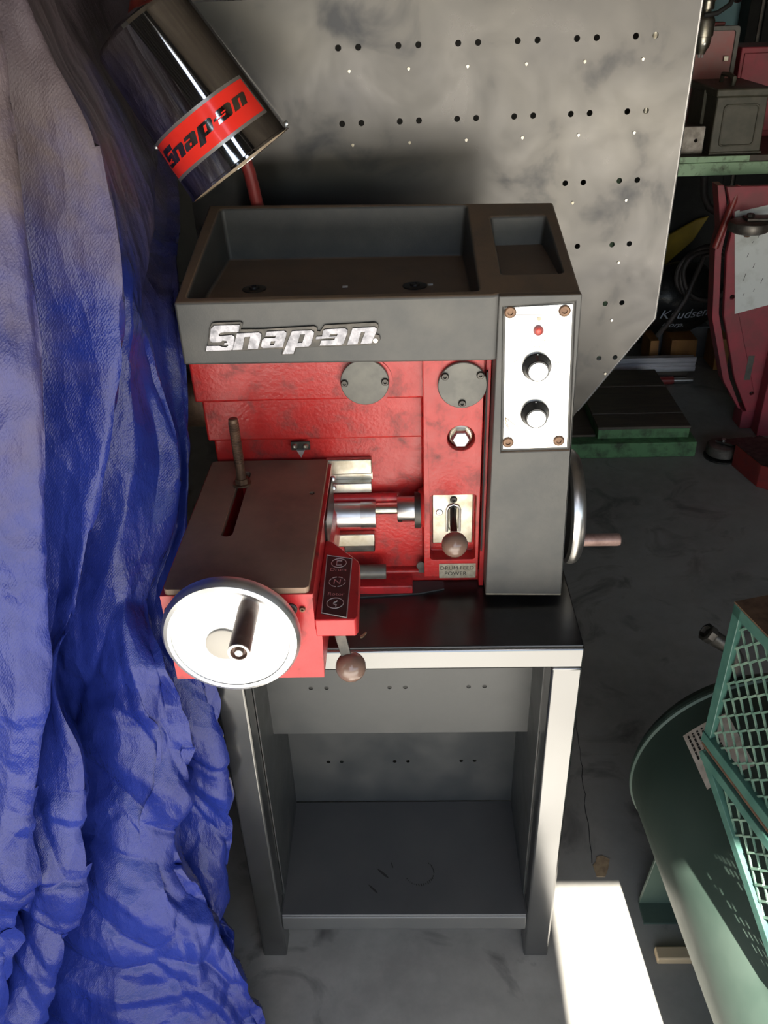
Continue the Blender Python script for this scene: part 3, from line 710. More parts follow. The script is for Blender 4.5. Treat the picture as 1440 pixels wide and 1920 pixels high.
MB().rev([(.0052, 0), (.0052, .005), (.0045, .006), (.001, .006)], wc + Vector((.0309, -.1055, .0530)), (.01, -1, 0), 20).build('handle_bolt', 'alu_rim', hn)
tag(MB().prism([[(.2560, .0250), (.2600, .0265), (.2655, .0370), (.2640, .0395), (.2600, .0330), (.2555, .0290)]], 'z', .8501, .8525).build('dry_leaf', 'leaf'), 'small dry leaf scrap lying on the black bench top', 'leaf')

# ------------------------------------------------------------------ blue tarp
# control points of the hanging sheet in millimetres: one row per height, columns follow the folds
TARP = [
    [(-221,-50,1771),(-46,-220,1764),(-48,-200,1765),(-24,-190,1764),(-12,-170,1764),(-40,-120,1765),(-33,-100,1765),(-23,-90,1765),(-62,-10,1766),(-136,360,1771),(-118,480,1771),(-79,520,1770),(-109,580,1772),(-85,600,1771),(-64,610,1770),(-96,650,1772)],
    [(-246,-56,1699),(-62,-226,1705),(-50,-210,1704),(-25,-200,1702),(-12,-182,1700),(-44,-122,1697),(-23,-105,1696),(0,-97,1694),(-38,-13,1690),(-94,288,1671),(-98,439,1661),(-77,499,1656),(-107,559,1653),(-88,590,1650),(-71,605,1649),(-95,611,1649)],
    [(-271,-61,1626),(-78,-232,1645),(-53,-219,1642),(-27,-209,1640),(-13,-193,1637),(-50,-123,1628),(-13,-110,1625),(26,-103,1623),(-12,-16,1612),(-50,220,1579),(-70,400,1553),(-62,480,1542),(-92,540,1534),(-81,580,1528),(-70,600,1524),(-87,574,1529)],
    [(-299,-66,1546),(-97,-238,1580),(-63,-229,1576),(-36,-219,1574),(-20,-204,1570),(-63,-125,1553),(-14,-114,1549),(36,-109,1546),(-2,-20,1527),(-16,110,1498),(-24,200,1478),(-36,300,1455),(-67,360,1442),(-55,420,1428),(-41,450,1421),(-87,537,1402)],
    [(-330,-72,1459),(-117,-245,1509),(-70,-238,1506),(-41,-228,1502),(-24,-214,1497),(-72,-126,1470),(-21,-119,1466),(30,-115,1464),(-10,-23,1435),(1,0,1428),(0,30,1418),(-9,80,1402),(-40,140,1384),(-26,200,1364),(-10,240,1351),(-106,500,1270)],
    [(-364,-77,1363),(-139,-251,1432),(-79,-248,1429),(-50,-238,1424),(-31,-225,1418),(-85,-128,1378),(-37,-124,1375),(10,-122,1373),(-35,-26,1334),(-14,-9,1326),(-10,26,1312),(-5,54,1299),(-38,119,1273),(-20,157,1256),(-1,180,1246),(-91,414,1149)],
    [(-402,-82,1258),(-164,-257,1346),(-97,-257,1345),(-66,-247,1339),(-46,-236,1333),(-108,-130,1277),(-64,-128,1275),(-23,-128,1274),(-73,-29,1222),(-30,-17,1215),(-10,21,1194),(16,29,1189),(-18,97,1153),(-8,114,1144),(0,120,1141),(-86,329,1031)],
    [(-444,-87,1141),(-192,-263,1252),(-122,-260,1249),(-88,-252,1243),(-68,-240,1235),(-132,-135,1166),(-99,-133,1164),(-65,-139,1167),(-122,-39,1102),(-66,-40,1102),(-34,-17,1086),(-6,-2,1075),(-40,59,1036),(-23,66,1031),(-10,66,1030),(-93,249,911)],
    [(-485,-92,1028),(-219,-268,1162),(-147,-260,1154),(-111,-254,1149),(-91,-240,1137),(-155,-141,1060),(-131,-137,1057),(-101,-150,1066),(-163,-50,989),(-105,-66,1001),(-71,-65,1000),(-56,-30,972),(-89,18,934),(-61,21,931),(-38,21,931),(-121,182,806)],
    [(-527,-96,913),(-246,-273,1070),(-175,-260,1057),(-135,-257,1053),(-115,-240,1038),(-180,-146,953),(-171,-140,947),(-150,-160,965),(-218,-60,875),(-130,-90,901),(-67,-110,918),(-28,-100,908),(-73,-20,836),(-29,-20,835),(8,-20,835),(-63,120,708)],
    [(-558,-99,829),(-266,-276,1003),(-200,-260,986),(-157,-258,984),(-138,-240,965),(-203,-150,876),(-175,-159,884),(-150,-171,896),(-216,-76,801),(-124,-106,830),(-61,-123,847),(-23,-105,828),(-67,-28,751),(-21,-28,750),(18,-25,747),(-52,115,607)],
    [(-587,-102,751),(-285,-279,941),(-224,-260,920),(-179,-260,919),(-158,-244,901),(-216,-171,822),(-174,-176,827),(-137,-180,831),(-200,-90,734),(-108,-120,765),(-45,-135,781),(-9,-110,753),(-52,-35,672),(-16,-35,672),(10,-30,666),(-62,110,514)],
    [(-622,-104,655),(-308,-282,865),(-255,-260,838),(-206,-261,839),(-183,-248,822),(-230,-194,759),(-184,-195,760),(-144,-191,754),(-206,-106,653),(-117,-136,688),(-58,-148,702),(-28,-115,662),(-72,-43,576),(-28,-43,576),(7,-35,566),(-66,105,399)],
    [(-656,-107,565),(-330,-285,794),(-284,-260,761),(-233,-263,764),(-208,-251,749),(-252,-205,689),(-202,-208,693),(-164,-200,682),(-225,-120,579),(-136,-150,617),(-80,-160,630),(-56,-120,578),(-101,-50,487),(-42,-50,487),(7,-40,473),(-68,100,292)],
    [(-692,-109,469),(-354,-288,717),(-316,-260,678),(-262,-264,684),(-234,-255,670),(-278,-211,610),(-216,-220,621),(-167,-213,611),(-229,-135,502),(-138,-167,546),(-83,-173,555),(-59,-133,498),(-105,-65,403),(-49,-69,408),(-11,-45,374),(-81,74,208)],
    [(-736,-112,350),(-383,-291,623),(-356,-260,576),(-298,-266,584),(-267,-259,573),(-311,-219,512),(-248,-233,534),(-202,-228,526),(-267,-152,409),(-145,-186,461),(-67,-188,464),(-20,-148,402),(-63,-82,301),(-36,-90,313),(-35,-50,252),(-99,44,107)],
    [(-785,-115,220),(-415,-294,521),(-399,-260,463),(-337,-267,475),(-303,-263,468),(-346,-226,407),(-280,-246,440),(-237,-243,434),(-305,-169,310),(-157,-205,371),(-62,-203,367),(1,-163,299),(-40,-99,192),(-23,-111,213),(-28,-89,175),(-97,14,2)],
    [(-832,-117,96),(-445,-297,423),(-440,-260,356),(-374,-268,372),(-336,-266,367),(-379,-233,307),(-310,-258,352),(-269,-256,349),(-340,-184,218),(-169,-222,287),(-58,-216,276),(20,-176,203),(-20,-114,91),(-6,-130,120),(-10,-123,108),(-82,-12,-95)],
    [(-887,-120,-49),(-481,-300,309),(-489,-260,230),(-417,-270,250),(-376,-270,250),(-418,-240,191),(-348,-270,250),(-311,-270,250),(-386,-200,112),(-184,-240,192),(-52,-230,172),(46,-190,93),(8,-130,-26),(19,-150,14),(18,-160,34),(-56,-40,-204)],
]
def cr(p0, p1, p2, p3, t):
    return 0.5*((2*p1)+(p2-p0)*t+(2*p0-5*p1+4*p2-p3)*t*t+(3*p1-p0-3*p2+p3)*t**3)
def make_tarp():
    rows = [[Vector(p)/1000 for p in r] for r in TARP]
    last = [Vector((p.x + (-.02 if i < 9 else .01), p.y - .03, .012)) for i, p in enumerate(rows[-1])]
    for p in rows[-1]: p.z = max(p.z, .03)
    rows.append(last)
    for r in rows:
        for p in r: p.z = max(p.z, .010)
    for r in rows: r[-1].x -= .13
    NR, NC = len(rows), len(rows[0])
    SU, SV = 18, 18
    grid = []
    for i in range(NR - 1):
        for a in range(SV if i < NR-2 else SV+1):
            t = a / SV
            line = []
            for j in range(NC):
                g = lambda k: rows[min(max(k, 0), NR-1)][j]
                q = g(i).lerp(g(i+1), t); s = cr(g(i-1), g(i), g(i+1), g(i+2), t)
                line.append(q.lerp(s, .7))
            full = []
            for j in range(NC - 1):
                for c in range(SU if j < NC-2 else SU+1):
                    t2 = c / SU
                    g = lambda k: line[min(max(k, 0), NC-1)]
                    q = g(j).lerp(g(j+1), t2); s = cr(g(j-1), g(j), g(j+1), g(j+2), t2)
                    full.append(q.lerp(s, .35))
            grid.append(full)
    H, Wd = len(grid), len(grid[0])
    out = []
    for i in range(H):
        for j in range(Wd):
            p = grid[i][j]
            du = grid[i][min(j+1, Wd-1)] - grid[i][max(j-1, 0)]
            dv = grid[min(i+1, H-1)][j] - grid[max(i-1, 0)][j]
            n = du.cross(dv)
            n = n.normalized() if n.length > 1e-9 else Vector((0, -1, 0))
            if n.y > 0: n = -n
            low = min(1, max(0, (1.20 - p.z) / .7))
            q = Vector((p.x*1.9 + p.z*.55, p.y*2.0, p.z*1.05 - p.x*.6))
            q = q + Vector((noise.noise(q*1.7), noise.noise(q*1.7+Vector((9, 3, 1))), noise.noise(q*1.7+Vector((2, 7, 5)))))*.30
            def cell(s, off):
                dd, _ = noise.voronoi(q*s + Vector((off, off*.7, -off)))
                return dd[0], dd[1]
            f1, f2 = cell(2.2, 3.1); g1, g2 = cell(5.0, 8.4); h1, h2 = cell(11, 1.7)
            d = (.010 + .060*low)*(.45 - f1) + (.006 + .022*low)*(.45 - g1) + (.0012 + .0028*low)*(.45 - h1)
            d += (.003 + .010*low)*max(0, 1 - (f2 - f1)*7) - .004*low*max(0, 1 - (g2 - g1)*6)
            d += (.003 + .010*low)*noise.noise(q*2.6)
            e = math.sin(p.z*23 + p.x*11 + 3.5*noise.noise(q*.9))
            d += .004*max(0, e)**5
            w = p + n*d
            if w.z < .004: w.z = .004 + .003*abs(noise.noise(q*3))
            out.append(w)
    f = [(i*Wd+j, i*Wd+j+1, (i+1)*Wd+j+1, (i+1)*Wd+j) for i in range(H-1) for j in range(Wd-1)]
    mb = MB().add(out, f)
    o = mb.build('tarp', 'tarp', ang=60, recalc=False)
    s = o.modifiers.new('thickness', 'SOLIDIFY'); s.thickness = .0012
    return tag(o, 'crinkled blue plastic tarp draped in tall folds beside the brake lathe', 'tarp')
make_tarp()
# covered rack that holds the sheet up
rk = thing('storage_rack', 'dark steel storage rack hidden under the blue tarp', 'rack', (-.75, .35, 0))
for x in (-1.15, -.45):
    for y in (.12, .72):
        MB().box(x-.02, x+.02, y-.02, y+.02, 0, 1.95).build('post', 'black_matt', rk, bev=.002)
for z in (.4, 1.1, 1.93):
    MB().box(-1.19, -.41, .08, .76, z-.015, z+.015).build('shelf', 'black_matt', rk, bev=.002)

# ------------------------------------------------------------------ work lamp
LD = Vector((.546, -.074, -.831)).normalized()
LB = Vector((.1005, .300, 1.5195)); LL = .217; R0, R1 = .0748, .0878
LTOP = LB - LD*LL
lm = thing('work_lamp', 'chrome cylinder work lamp with red sticker on a red arm above the tray', 'lamp', (.11, .47, 1.30))
shd = MB().rev([(.020, -.016), (.045, -.012), (R0-.004, -.002), (R0, .004), (R1, LL-.004), (R1+.0015, LL-.003), (R1+.0018, LL), (R1-.001, LL)], LTOP, LD, 96, cap=False).build('shade', 'chrome', lm, ang=30)
MB().rev([(.020, -.014), (R0-.003, .002), (R1-.0025, LL-.001)], LTOP, LD, 64, cap=False).build('shade_lining', 'lamp_inner', shd)
# frame of the shade: forward = towards the camera side
to_cam = (Vector((.34018, -1.0243, 1.74706)) - (LB+LTOP)/2); fw = (to_cam - LD*to_cam.dot(LD)).normalized(); sd_ = LD.cross(fw).normalized()
if sd_.x < 0: sd_ = -sd_
def on_shade(ang, h, lift):
    r = R0 + (R1-R0)*h/LL + lift
    return LTOP + LD*h + (fw*math.cos(ang) + sd_*math.sin(ang))*r
A0, A1, H0, H1 = R(-84), R(57), LL-.090, LL-.032
def patch(a0, a1, h0, h1, lift, n=40, m=4):
    mb = MB(); v = [on_shade(a0+(a1-a0)*i/n, h0+(h1-h0)*j/m, lift) for j in range(m+1) for i in range(n+1)]
    return mb.add(v, [(j*(n+1)+i, j*(n+1)+i+1, (j+1)*(n+1)+i+1, (j+1)*(n+1)+i) for j in range(m) for i in range(n)])
sk = patch(A0, A1, H0, H1, .0004).build('sticker', 'sticker_silver', lm)
patch(A0+R(2.5), A1-R(2.5), H0+.0045, H1-.0045, .0007).build('sticker_field', 'sticker_red', sk)
for key, name in (('s', 'letter_s'), ('n', 'letter_n'), ('a', 'letter_a'), ('p', 'letter_p'), ('o', 'letter_o'), ('n2', 'letter_n')):
    loops_ = LOGO[key]; flat_ = [p for l in loops_ for p in l]
    tri_ = fill(loops_)
    bm = bmesh.new(); vs = [bm.verts.new((p[0], p[1], 0)) for p in flat_]
    for t_ in tri_:
        try: bm.faces.new([vs[i] for i in t_])
        except ValueError: pass
    for _ in range(2): bmesh.ops.subdivide_edges(bm, edges=bm.edges[:], cuts=1, use_grid_fill=True)
    bm.verts.index_update()
    v_ = []
    for v in bm.verts:
        fx = (v.co.x - 60) / 1250; fy = (v.co.y - 262) / 1250
        v_.append(on_shade(A0+R(6) + (A1-A0-R(12))*fx, (H0+H1)/2 + fy*(A1-A0-R(12))*.083*.92, .0011))
    MB().add(v_, [tuple(x.index for x in f.verts) for f in bm.faces]).build(name, 'sticker_letter', sk)
    bm.free()
for a_, h_ in ((-88, LL-.088), (80, LL-.006)):
    p_ = on_shade(R(a_), h_, 0); d_ = (p_ - (LTOP + LD*h_)).normalized()
    MB().rev([(.0042, 0), (.0042, .0025), (.003, .004), (.001, .004)], p_, d_, 14).build('rivet', 'alu', lm)
p0 = Vector((.098, .470, 1.290))
MB().tube([p0, (.094, .468, 1.40), (.085, .455, 1.48), (.068, .440, 1.56), (.045, .438, 1.64), (-.005, .42, 1.74), (-.025, .38, 1.755), LTOP - LD*.012], .0105, 14).build('arm', 'pipe_red', lm)
MB().box(.070, .126, .449, .487, 1.288, 1.318).build('arm_clamp', 'dark_steel', lm, bev=.002)

# ------------------------------------------------------------------ air compressor
th = R(3.5); AX = Vector((math.sin(th), -math.cos(th), 0)); TC = Vector((1.019, .185, .36)); TR_ = .24
ac = thing('air_compressor', 'green air compressor with long horizontal tank and mesh belt guard', 'air compressor', (1.05, -.2, 0))
prof = [(.001, -.098)] + [(TR_*math.sin(a), -.098*math.cos(a)) for a in [R(8*i) for i in range(1, 11)]] + [(TR_, -.012), (TR_, .84)] + [(TR_*math.cos(a), .84+.098*math.sin(a)) for a in [R(10*i) for i in range(1, 9)]] + [(.001, .94)]
tk = MB().rev(prof, TC, AX, 72).build('tank', 'green', ac)
MB().rev([(TR_-.002, -.006), (TR_+.0028, -.003), (TR_+.0032, .002), (TR_+.0008, .005), (TR_-.002, .008)], TC, AX, 72, cap=False).build('weld_seam', 'green', tk)
LF = Vector((-math.cos(th), -math.sin(th), 0))
def on_tank(h, phi, lift): return TC + AX*h + (LF*math.sin(R(phi)) + Vector((0, 0, 1))*math.cos(R(phi)))*(TR_+lift)
mb = MB(); n = 8
v = [on_tank(.055+.125*j/6, 48-22*i/n, .0008) for j in range(7) for i in range(n+1)]
lb = mb.add(v, [(j*(n+1)+i, j*(n+1)+i+1, (j+1)*(n+1)+i+1, (j+1)*(n+1)+i) for j in range(6) for i in range(n)]).build('paper_label', 'sticker_paper', tk)
mb = MB(); random.seed(5)
for j in range(6):
    ph = 46.2 - j*2.3; h_ = .062
    while h_ < .118:
        w_ = random.uniform(.003, .009)
        mb.add([on_tank(h_, ph, .0013), on_tank(h_+w_, ph, .0013), on_tank(h_+w_, ph-.9, .0013), on_tank(h_, ph-.9, .0013)], [(0, 1, 2, 3)]); h_ += w_+.002
mb.build('label_print', 'ink', lb, smooth=False)
for y_ in (.12, -.46):
    MB().prism([[(.826, 0), (1.22, 0), (1.19, .20), (.846, .20)]], 'y', y_-.004, y_+.004).build('foot_plate', 'green', ac, bev=.001)
    MB().box(.826, 1.22, y_-.05, y_-.004, 0, .006).build('foot_flange', 'green', ac)
# pipe elbow on the far end
pe = MB().tube([(.965, .215, .58), (.962, .225, .615), (.945, .232, .640), (.920, .236, .655), (.905, .238, .668)], [.013, .013, .015, .015, .014], 14).build('pipe_elbow', 'dark_steel', ac)
MB().rev([(.017, 0), (.0185, .004), (.0185, .016), (.013, .018), (.011, .010)], (.909, .2375, .664), (-.8, .06, .6), 8).build('elbow_collar', 'dark_steel', pe)
# belt guard
GA = Vector((.7838, -.0999, 0)); gt = R(14.7); GD = Vector((math.sin(gt), -math.cos(gt), 0)); GN = Vector((-GD.y, GD.x, 0)) * -1
if GN.x > 0: GN = -GN
def gp(s_, z_, o_=0.0): return GA + GD*s_ + Vector((0, 0, z_)) + GN*o_
gd = MB()
GL = .62
def bar(mb, a, b_, w_, o0, o1):
    """flat bar between (s,z) points a and b_, width w_ in the panel plane, from offset o0 to o1"""
    a2 = Vector(a); b2 = Vector(b_); d2 = (b2-a2).normalized(); n2 = Vector((-d2.y, d2.x))*w_/2
    q = [a2-n2, a2+n2, b2+n2, b2-n2]
    mb.add([gp(p.x, p.y, o0) for p in q] + [gp(p.x, p.y, o1) for p in q], [(0,1,2,3),(7,6,5,4),(0,4,5,1),(1,5,6,2),(2,6,7,3),(3,7,4,0)])
def zbot(s_): return max(.735 - .74*s_, .545)
up = MB(); bar(up, (.008, .752), (.008, 1.012), .016, -.002, .008); bar(up, (.0, 1.004), (GL, 1.004), .018, -.002, .008); bar(up, (.0, .760), (GL, .760), .018, -.002, .010)
bar(up, (GL-.008, .752), (GL-.008, 1.012), .016, -.002, .008)
gf = up.build('guard_frame', 'mesh_green', ac, bev=.0008)
lw_ = MB(); bar(lw_, (.006, .727), (GL, .727), .016, -.002, .010); bar(lw_, (.004, .730), (.262, .540), .016, -.002, .008); bar(lw_, (.255, .546), (GL, .546), .016, -.002, .008)
lf_ = lw_.build('guard_frame', 'mesh_green', ac, bev=.0008)
hb = MB().tube([gp(.0, .743, .001), gp(GL, .743, .001)], .0062, 10).build('hinge_bar', 'rust_steel', ac)
def strands(zlo, zhi, lower):
    mb = MB(); p = .0150; dz = .0165; i = 0; s_ = .010
    while s_ < GL-.01:
        pts = []; k = 0; z_ = zlo
        while z_ <= zhi + 1e-6:
            ss = s_ + (p/2*.88 if (i+k) % 2 else -p/2*.88)
            if not lower or z_ > zbot(ss)+.004: pts.append((ss, z_, k))
            z_ += dz; k += 1
        if len(pts) > 1:
            for a, b_ in zip(pts[:-1], pts[1:]):
                bar(mb, a[:2], b_[:2], .0030, .000, .0036 if b_[0] > a[0] else .0022)
        s_ += p; i += 1
    return mb
strands(.764, .998, False).build('expanded_mesh', 'mesh_edge', gf)['kind'] = 'stuff'
strands(.546, .724, True).build('expanded_mesh', 'mesh_edge', lf_)['kind'] = 'stuff'
mb = MB(); q = [gp(0, 1.0135, .008), gp(GL, 1.0135, .008), gp(GL, 1.0135, -.13), gp(0, 1.0135, -.13)]
mb.add(q + [p + Vector((0, 0, .0025)) for p in q], [(0,1,2,3),(7,6,5,4),(0,4,5,1),(1,5,6,2),(2,6,7,3),(3,7,4,0)]); mb.build('guard_top', 'rust_steel', gf)
mb = MB(); q = [gp(.10, .62, -.125), gp(GL, .62, -.125), gp(GL, 1.013, -.125), gp(.0, 1.013, -.125), gp(.0, .76, -.125)]
mb.add(q + [p - GN*.003 for p in q], [(0,1,2,3,4),(9,8,7,6,5),(0,5,6,1),(1,6,7,2),(2,7,8,3),(3,8,9,4),(4,9,5,0)]); mb.build('guard_back', 'green', ac)
MB().rev([(.03, 0), (.03, .05), (.115, .05), (.115, .075), (.03, .075)], gp(.40, .80, -.095), GN, 40).build('pulley', 'pulley', ac)
MB().prism([[(.89, -.12), (1.16, -.10), (1.20, -.72), (.93, -.72)]], 'z', .595, .603).build('motor_plate', 'green', ac)
for s_ in (.30, .55):
    a = gp(s_, .60, -.06); MB().box(a.x-.008, a.x+.10, a.y-.012, a.y+.012, .590, .625).build('guard_bracket', 'green', ac)
tag(MB().box(.832, 1.16, -.018, .010, 0, .020).build('timber_block', 'wood_tan', bev=.003), 'short timber block lying under the green compressor tank', 'timber')
random.seed(11)
ch = [(.7475, .184), (.767, .184), (.7775, .205), (.786, .229), (.770, .240), (.757, .236), (.752, .222), (.744, .214)]
tag(MB().prism([ch], 'z', .0003, .0022).build('cardboard_scrap', 'leaf', bev=.0004), 'torn tan cardboard scrap lying on the concrete beside the compressor', 'cardboard')

# ------------------------------------------------------------------ things at the back
# green work table with ammunition box
gb = thing('work_table', 'chipped pale green work table against the back of the garage', 'table', (1.75, 2.95, 0))
MB().box(1.30, 2.30, 2.60, 3.30, 1.082, 1.106).build('table_top', 'step_brown', gb, bev=.002)
MB().box(1.30, 2.30, 2.592, 2.605, 1.034, 1.082).build('apron', 'bench_green', gb, bev=.002)
MB().box(1.30, 1.70, 2.594, 2.608, 1.0835, 1.1055).build('edge_strip', 'bench_green', gb, bev=.001)
for x in (1.32, 2.24):
    for y in (3.05, 3.24): MB().box(x, x+.05, y, y+.05, 0, 1.082).build('leg', 'bench_green', gb, bev=.002)
am = thing('ammunition_box', 'olive drab steel ammunition box with a lid handle on the green work table', 'box', (1.65, 2.80, 1.106))
a_ = R(-6)
k = MB().prism([[(1.548, 1.106), (1.748, 1.106), (1.742, 1.314), (1.548, 1.314)]], 'y', 2.63, 2.98); k.build('body', 'ammo', am, bev=.005)
em = rrect(1.578, 1.716, 1.135, 1.287, .016, 4)
MB().prism([em, inset(em, .006)], 'y', 2.625, 2.631).build('embossed_panel', 'ammo', am, bev=.002)
MB().box(1.541, 1.752, 2.622, 2.988, 1.312, 1.342).build('lid', 'ammo', am, bev=.006)
MB().box(1.546, 1.752, 2.624, 2.985, 1.106, 1.116).build('base_rim', 'ammo', am, bev=.002)
hd_ = MB().tube([(1.630, 2.72, 1.340), (1.632, 2.722, 1.368), (1.630, 2.78, 1.376), (1.628, 2.85, 1.372), (1.628, 2.862, 1.342)], .009, 8).build('lid_handle', 'ammo', am)
MB().box(1.535, 1.549, 2.76, 2.80, 1.20, 1.325).build('latch', 'ammo', am, bev=.002)
sb = thing('junction_box', 'small grey steel box beside the ammunition box', 'box', (1.47, 2.72, 1.106))
recessed([(1.415, 1.1062), (1.530, 1.1062), (1.530, 1.205), (1.415, 1.205)], [(circle(1.4985, 1.155, .0065, 16), 2.70)], 2.66, 2.76).build('body', 'cast', sb, bev=.0008)
MB().prism([[(1.417, 1.203), (1.528, 1.203), (1.528, 1.2062), (1.417, 1.2062)]], 'y', 2.661, 2.759).build('lid', 'cast', sb)
# drill press
dp = thing('drill_press', 'old bench drill press with steel chuck standing on the green work table', 'drill press', (1.46, 3.1, 1.106))
MB().box(1.34, 1.475, 3.0, 3.27, 1.1062, 1.135).build('base', 'ammo', dp, bev=.006)
MB().rev([(.035, 0), (.035, .75), (.001, .75)], (1.42, 3.19, 1.13), (0, 0, 1), 24).build('column', 'steel', dp)
MB().box(1.37, 1.56, 2.72, 3.25, 1.665, 1.86).build('head', 'ammo', dp, bev=.02)
ck = MB().rev([(.001, 0), (.016, 0), (.020, .012), (.030, .028), (.032, .045), (.032, .060), (.037, .062), (.037, .115), (.030, .128), (.018, .134), (.018, .150), (.026, .152), (.026, .178), (.032, .182), (.032, .225), (.001, .225)], (1.497, 2.76, 1.452), (0, 0, 1), 32).build('chuck', 'steel', dp)
for i in range(3): MB().tube([(1.497+.008*math.cos(i*2.1), 2.76+.008*math.sin(i*2.1), 1.440), (1.497+.010*math.cos(i*2.1), 2.76+.010*math.sin(i*2.1), 1.456)], .0035, 8).build('chuck_jaw', 'alu_rim', ck)
MB().rev([(.004, 0), (.004, .002), (.001, .002)], (1.497, 2.7275, 1.490), (0, -1, 0), 10).build('key_hole', 'alu', ck)
cb = MB().tube([(1.475, 2.71, 1.585), (1.52, 2.70, 1.592), (1.565, 2.71, 1.618), (1.59, 2.74, 1.66), (1.60, 2.78, 1.70)], .009, 10).build('cable', 'black_matt', dp)
fh = MB().tube([(1.56, 2.95, 1.69), (1.645, 2.90, 1.645)], .008, 10).build('feed_handle', 'cast', dp)
MB().ball((1.652, 2.895, 1.640), .024, 18, 10).build('handle_ball', 'black', fh)
# red tool case standing behind the ammunition box
tc_ = thing('tool_case', 'faded red tool case standing upright behind the ammunition box', 'tool case', (1.62, 3.05, 1.106))
MB().prism([rrect(1.52, 1.715, 1.1065, 1.530, .012, 4)], 'y', 3.0, 3.12).build('shell', 'case_red', tc_, bev=.006)
MB().prism([rrect(1.52, 1.718, 1.1062, 1.534, .014, 4), rrect(1.536, 1.700, 1.122, 1.516, .010, 4)], 'y', 2.992, 3.004).build('rim', 'cap', tc_, bev=.002)
MB().box(1.56, 1.665, 3.03, 3.07, 1.530, 1.546).build('carry_handle', 'pipe_red', tc_, bev=.004)
MB().box(1.665, 1.685, 2.986, 2.993, 1.405, 1.425).build('catch', 'steel', tc_, bev=.002)
rp = thing('red_cabinet', 'dusty red steel cabinet standing on the green table beside the tool case', 'cabinet', (1.98, 3.1, 1.106))
MB().box(1.745, 2.20, 3.02, 3.28, 1.1062, 1.452).build('body', 'hoist_red', rp, bev=.004)
MB().box(1.758, 2.18, 3.012, 3.02, 1.13, 1.43).build('door', 'hoist_red', rp, bev=.002)
# folded red engine hoist with caster and pinned white sheet
eh = thing('engine_hoist', 'dusty red folding engine hoist standing upright with white sheet stuck on its leg', 'engine hoist', (1.80, 2.45, 0))
MB().prism([[(1.560, 1.03), (1.80, 1.03), (1.98, .085), (1.815, .085), (1.735, .24), (1.640, .52), (1.605, .78), (1.612, .90)], circle(1.660, .600, .009, 16), circle(1.822, .170, .009, 16)], 'y', 2.40, 2.425).build('leg_plate', 'hoist_red', eh, bev=.003)
MB().prism([[(1.535, 1.03), (1.560, 1.03), (1.602, .90), (1.595, .78), (1.630, .52), (1.725, .23), (1.800, .085), (1.79, .085), (1.70, .22), (1.605, .50), (1.568, .78), (1.575, .86)]], 'y', 2.43, 2.50).build('inner_leg', 'hoist_red', eh, bev=.002)
MB().tube([(1.555, 2.40, .800), (1.600, 2.41, .98), (1.612, 2.42, 1.03)], .014, 10).build('brace_rod', 'pipe_red', eh)
MB().box(1.85, 1.92, 2.33, 2.40, 0.0, 1.03).build('mast', 'hoist_red', eh, bev=.003)
MB().box(1.80, 2.20, 2.405, 2.50, 0.0, .084).build('base_beam', 'hoist_red', eh, bev=.003)
MB().box(1.775, 1.800, 2.3985, 2.3998, .235, .345).build('maker_plate', 'cap', eh)
sh_ = MB().prism([[(1.606, .938), (1.624, .945), (1.625, .938), (1.760, .966), (1.830, .570), (1.682, .530)]], 'y', 2.3965, 2.3990).build('white_sheet', 'paper', eh)
mb = MB(); random.seed(8)
for i in range(9):
    x = random.uniform(1.68, 1.76); z = random.uniform(.60, .86); l = random.uniform(.006, .03)
    mb.add([(x, 2.3962, z), (x+.002, 2.3962, z), (x+.006, 2.3962, z+l), (x+.004, 2.3962, z+l)], [(0, 1, 2, 3)])
mb.build('sheet_marks', 'ink', sh_, smooth=False)
cw = MB().rev([(.018, -.022), (.060, -.022), (.072, -.016), (.076, 0), (.072, .016), (.060, .022), (.018, .022)], (1.640, 2.32, .902), (0, 0, 1), 36).build('caster_wheel', 'cast', eh)
MB().box(1.620, 1.80, 2.290, 2.350, .9245, .936).build('caster_fork', 'dark_steel', cw, bev=.002)
MB().rev([(.011, -.040), (.011, -.022), (.008, -.021)], (1.640, 2.32, .902), (0, 0, 1), 6).build('axle_nut', 'rust_steel', cw)
MB().rev([(.014, .022), (.014, .046), (.010, .047)], (1.640, 2.32, .902), (0, 0, 1), 6).build('axle_bolt', 'dark_steel', cw)
# floor jack near the hoist
fj = thing('floor_jack', 'dark red low floor jack with a steel front wheel on the concrete', 'floor jack', (1.78, 1.95, 0))
MB().rev([(.012, -.022), (.058, -.022), (.064, -.016), (.064, .016), (.058, .022), (.012, .022)], (1.640, 2.150, .038), (0, 0, 1), 36).build('swivel_wheel', 'cast', fj)
MB().rev([(.070, 0), (.070, .008), (.001, .008)], (1.640, 2.150, .0005), (0, 0, 1), 32).build('wheel_disc', 'dark_steel', fj)
MB().prism([[(1.61, 2.165), (1.665, 2.118), (1.80, 2.13), (1.77, 2.19)]], 'z', .062, .072).build('wheel_yoke', 'dark_steel', fj, bev=.002)
MB().rev([(.008, 0), (.008, .012), (.001, .012)], (1.640, 2.150, .0715), (0, 0, 1), 8).build('yoke_bolt', 'alu_rim', fj)
MB().prism([[(1.660, 2.075), (1.78, 2.15), (2.05, 1.80), (1.93, 1.72), (1.700, 1.90)]], 'z', .0, .095).build('frame', 'pipe_red', fj, bev=.003)
MB().prism([[(1.662, 2.074), (1.78, 2.148), (2.05, 1.80), (1.93, 1.725), (1.702, 1.905)]], 'z', .0952, .099).build('frame_top', 'dark_steel', fj)
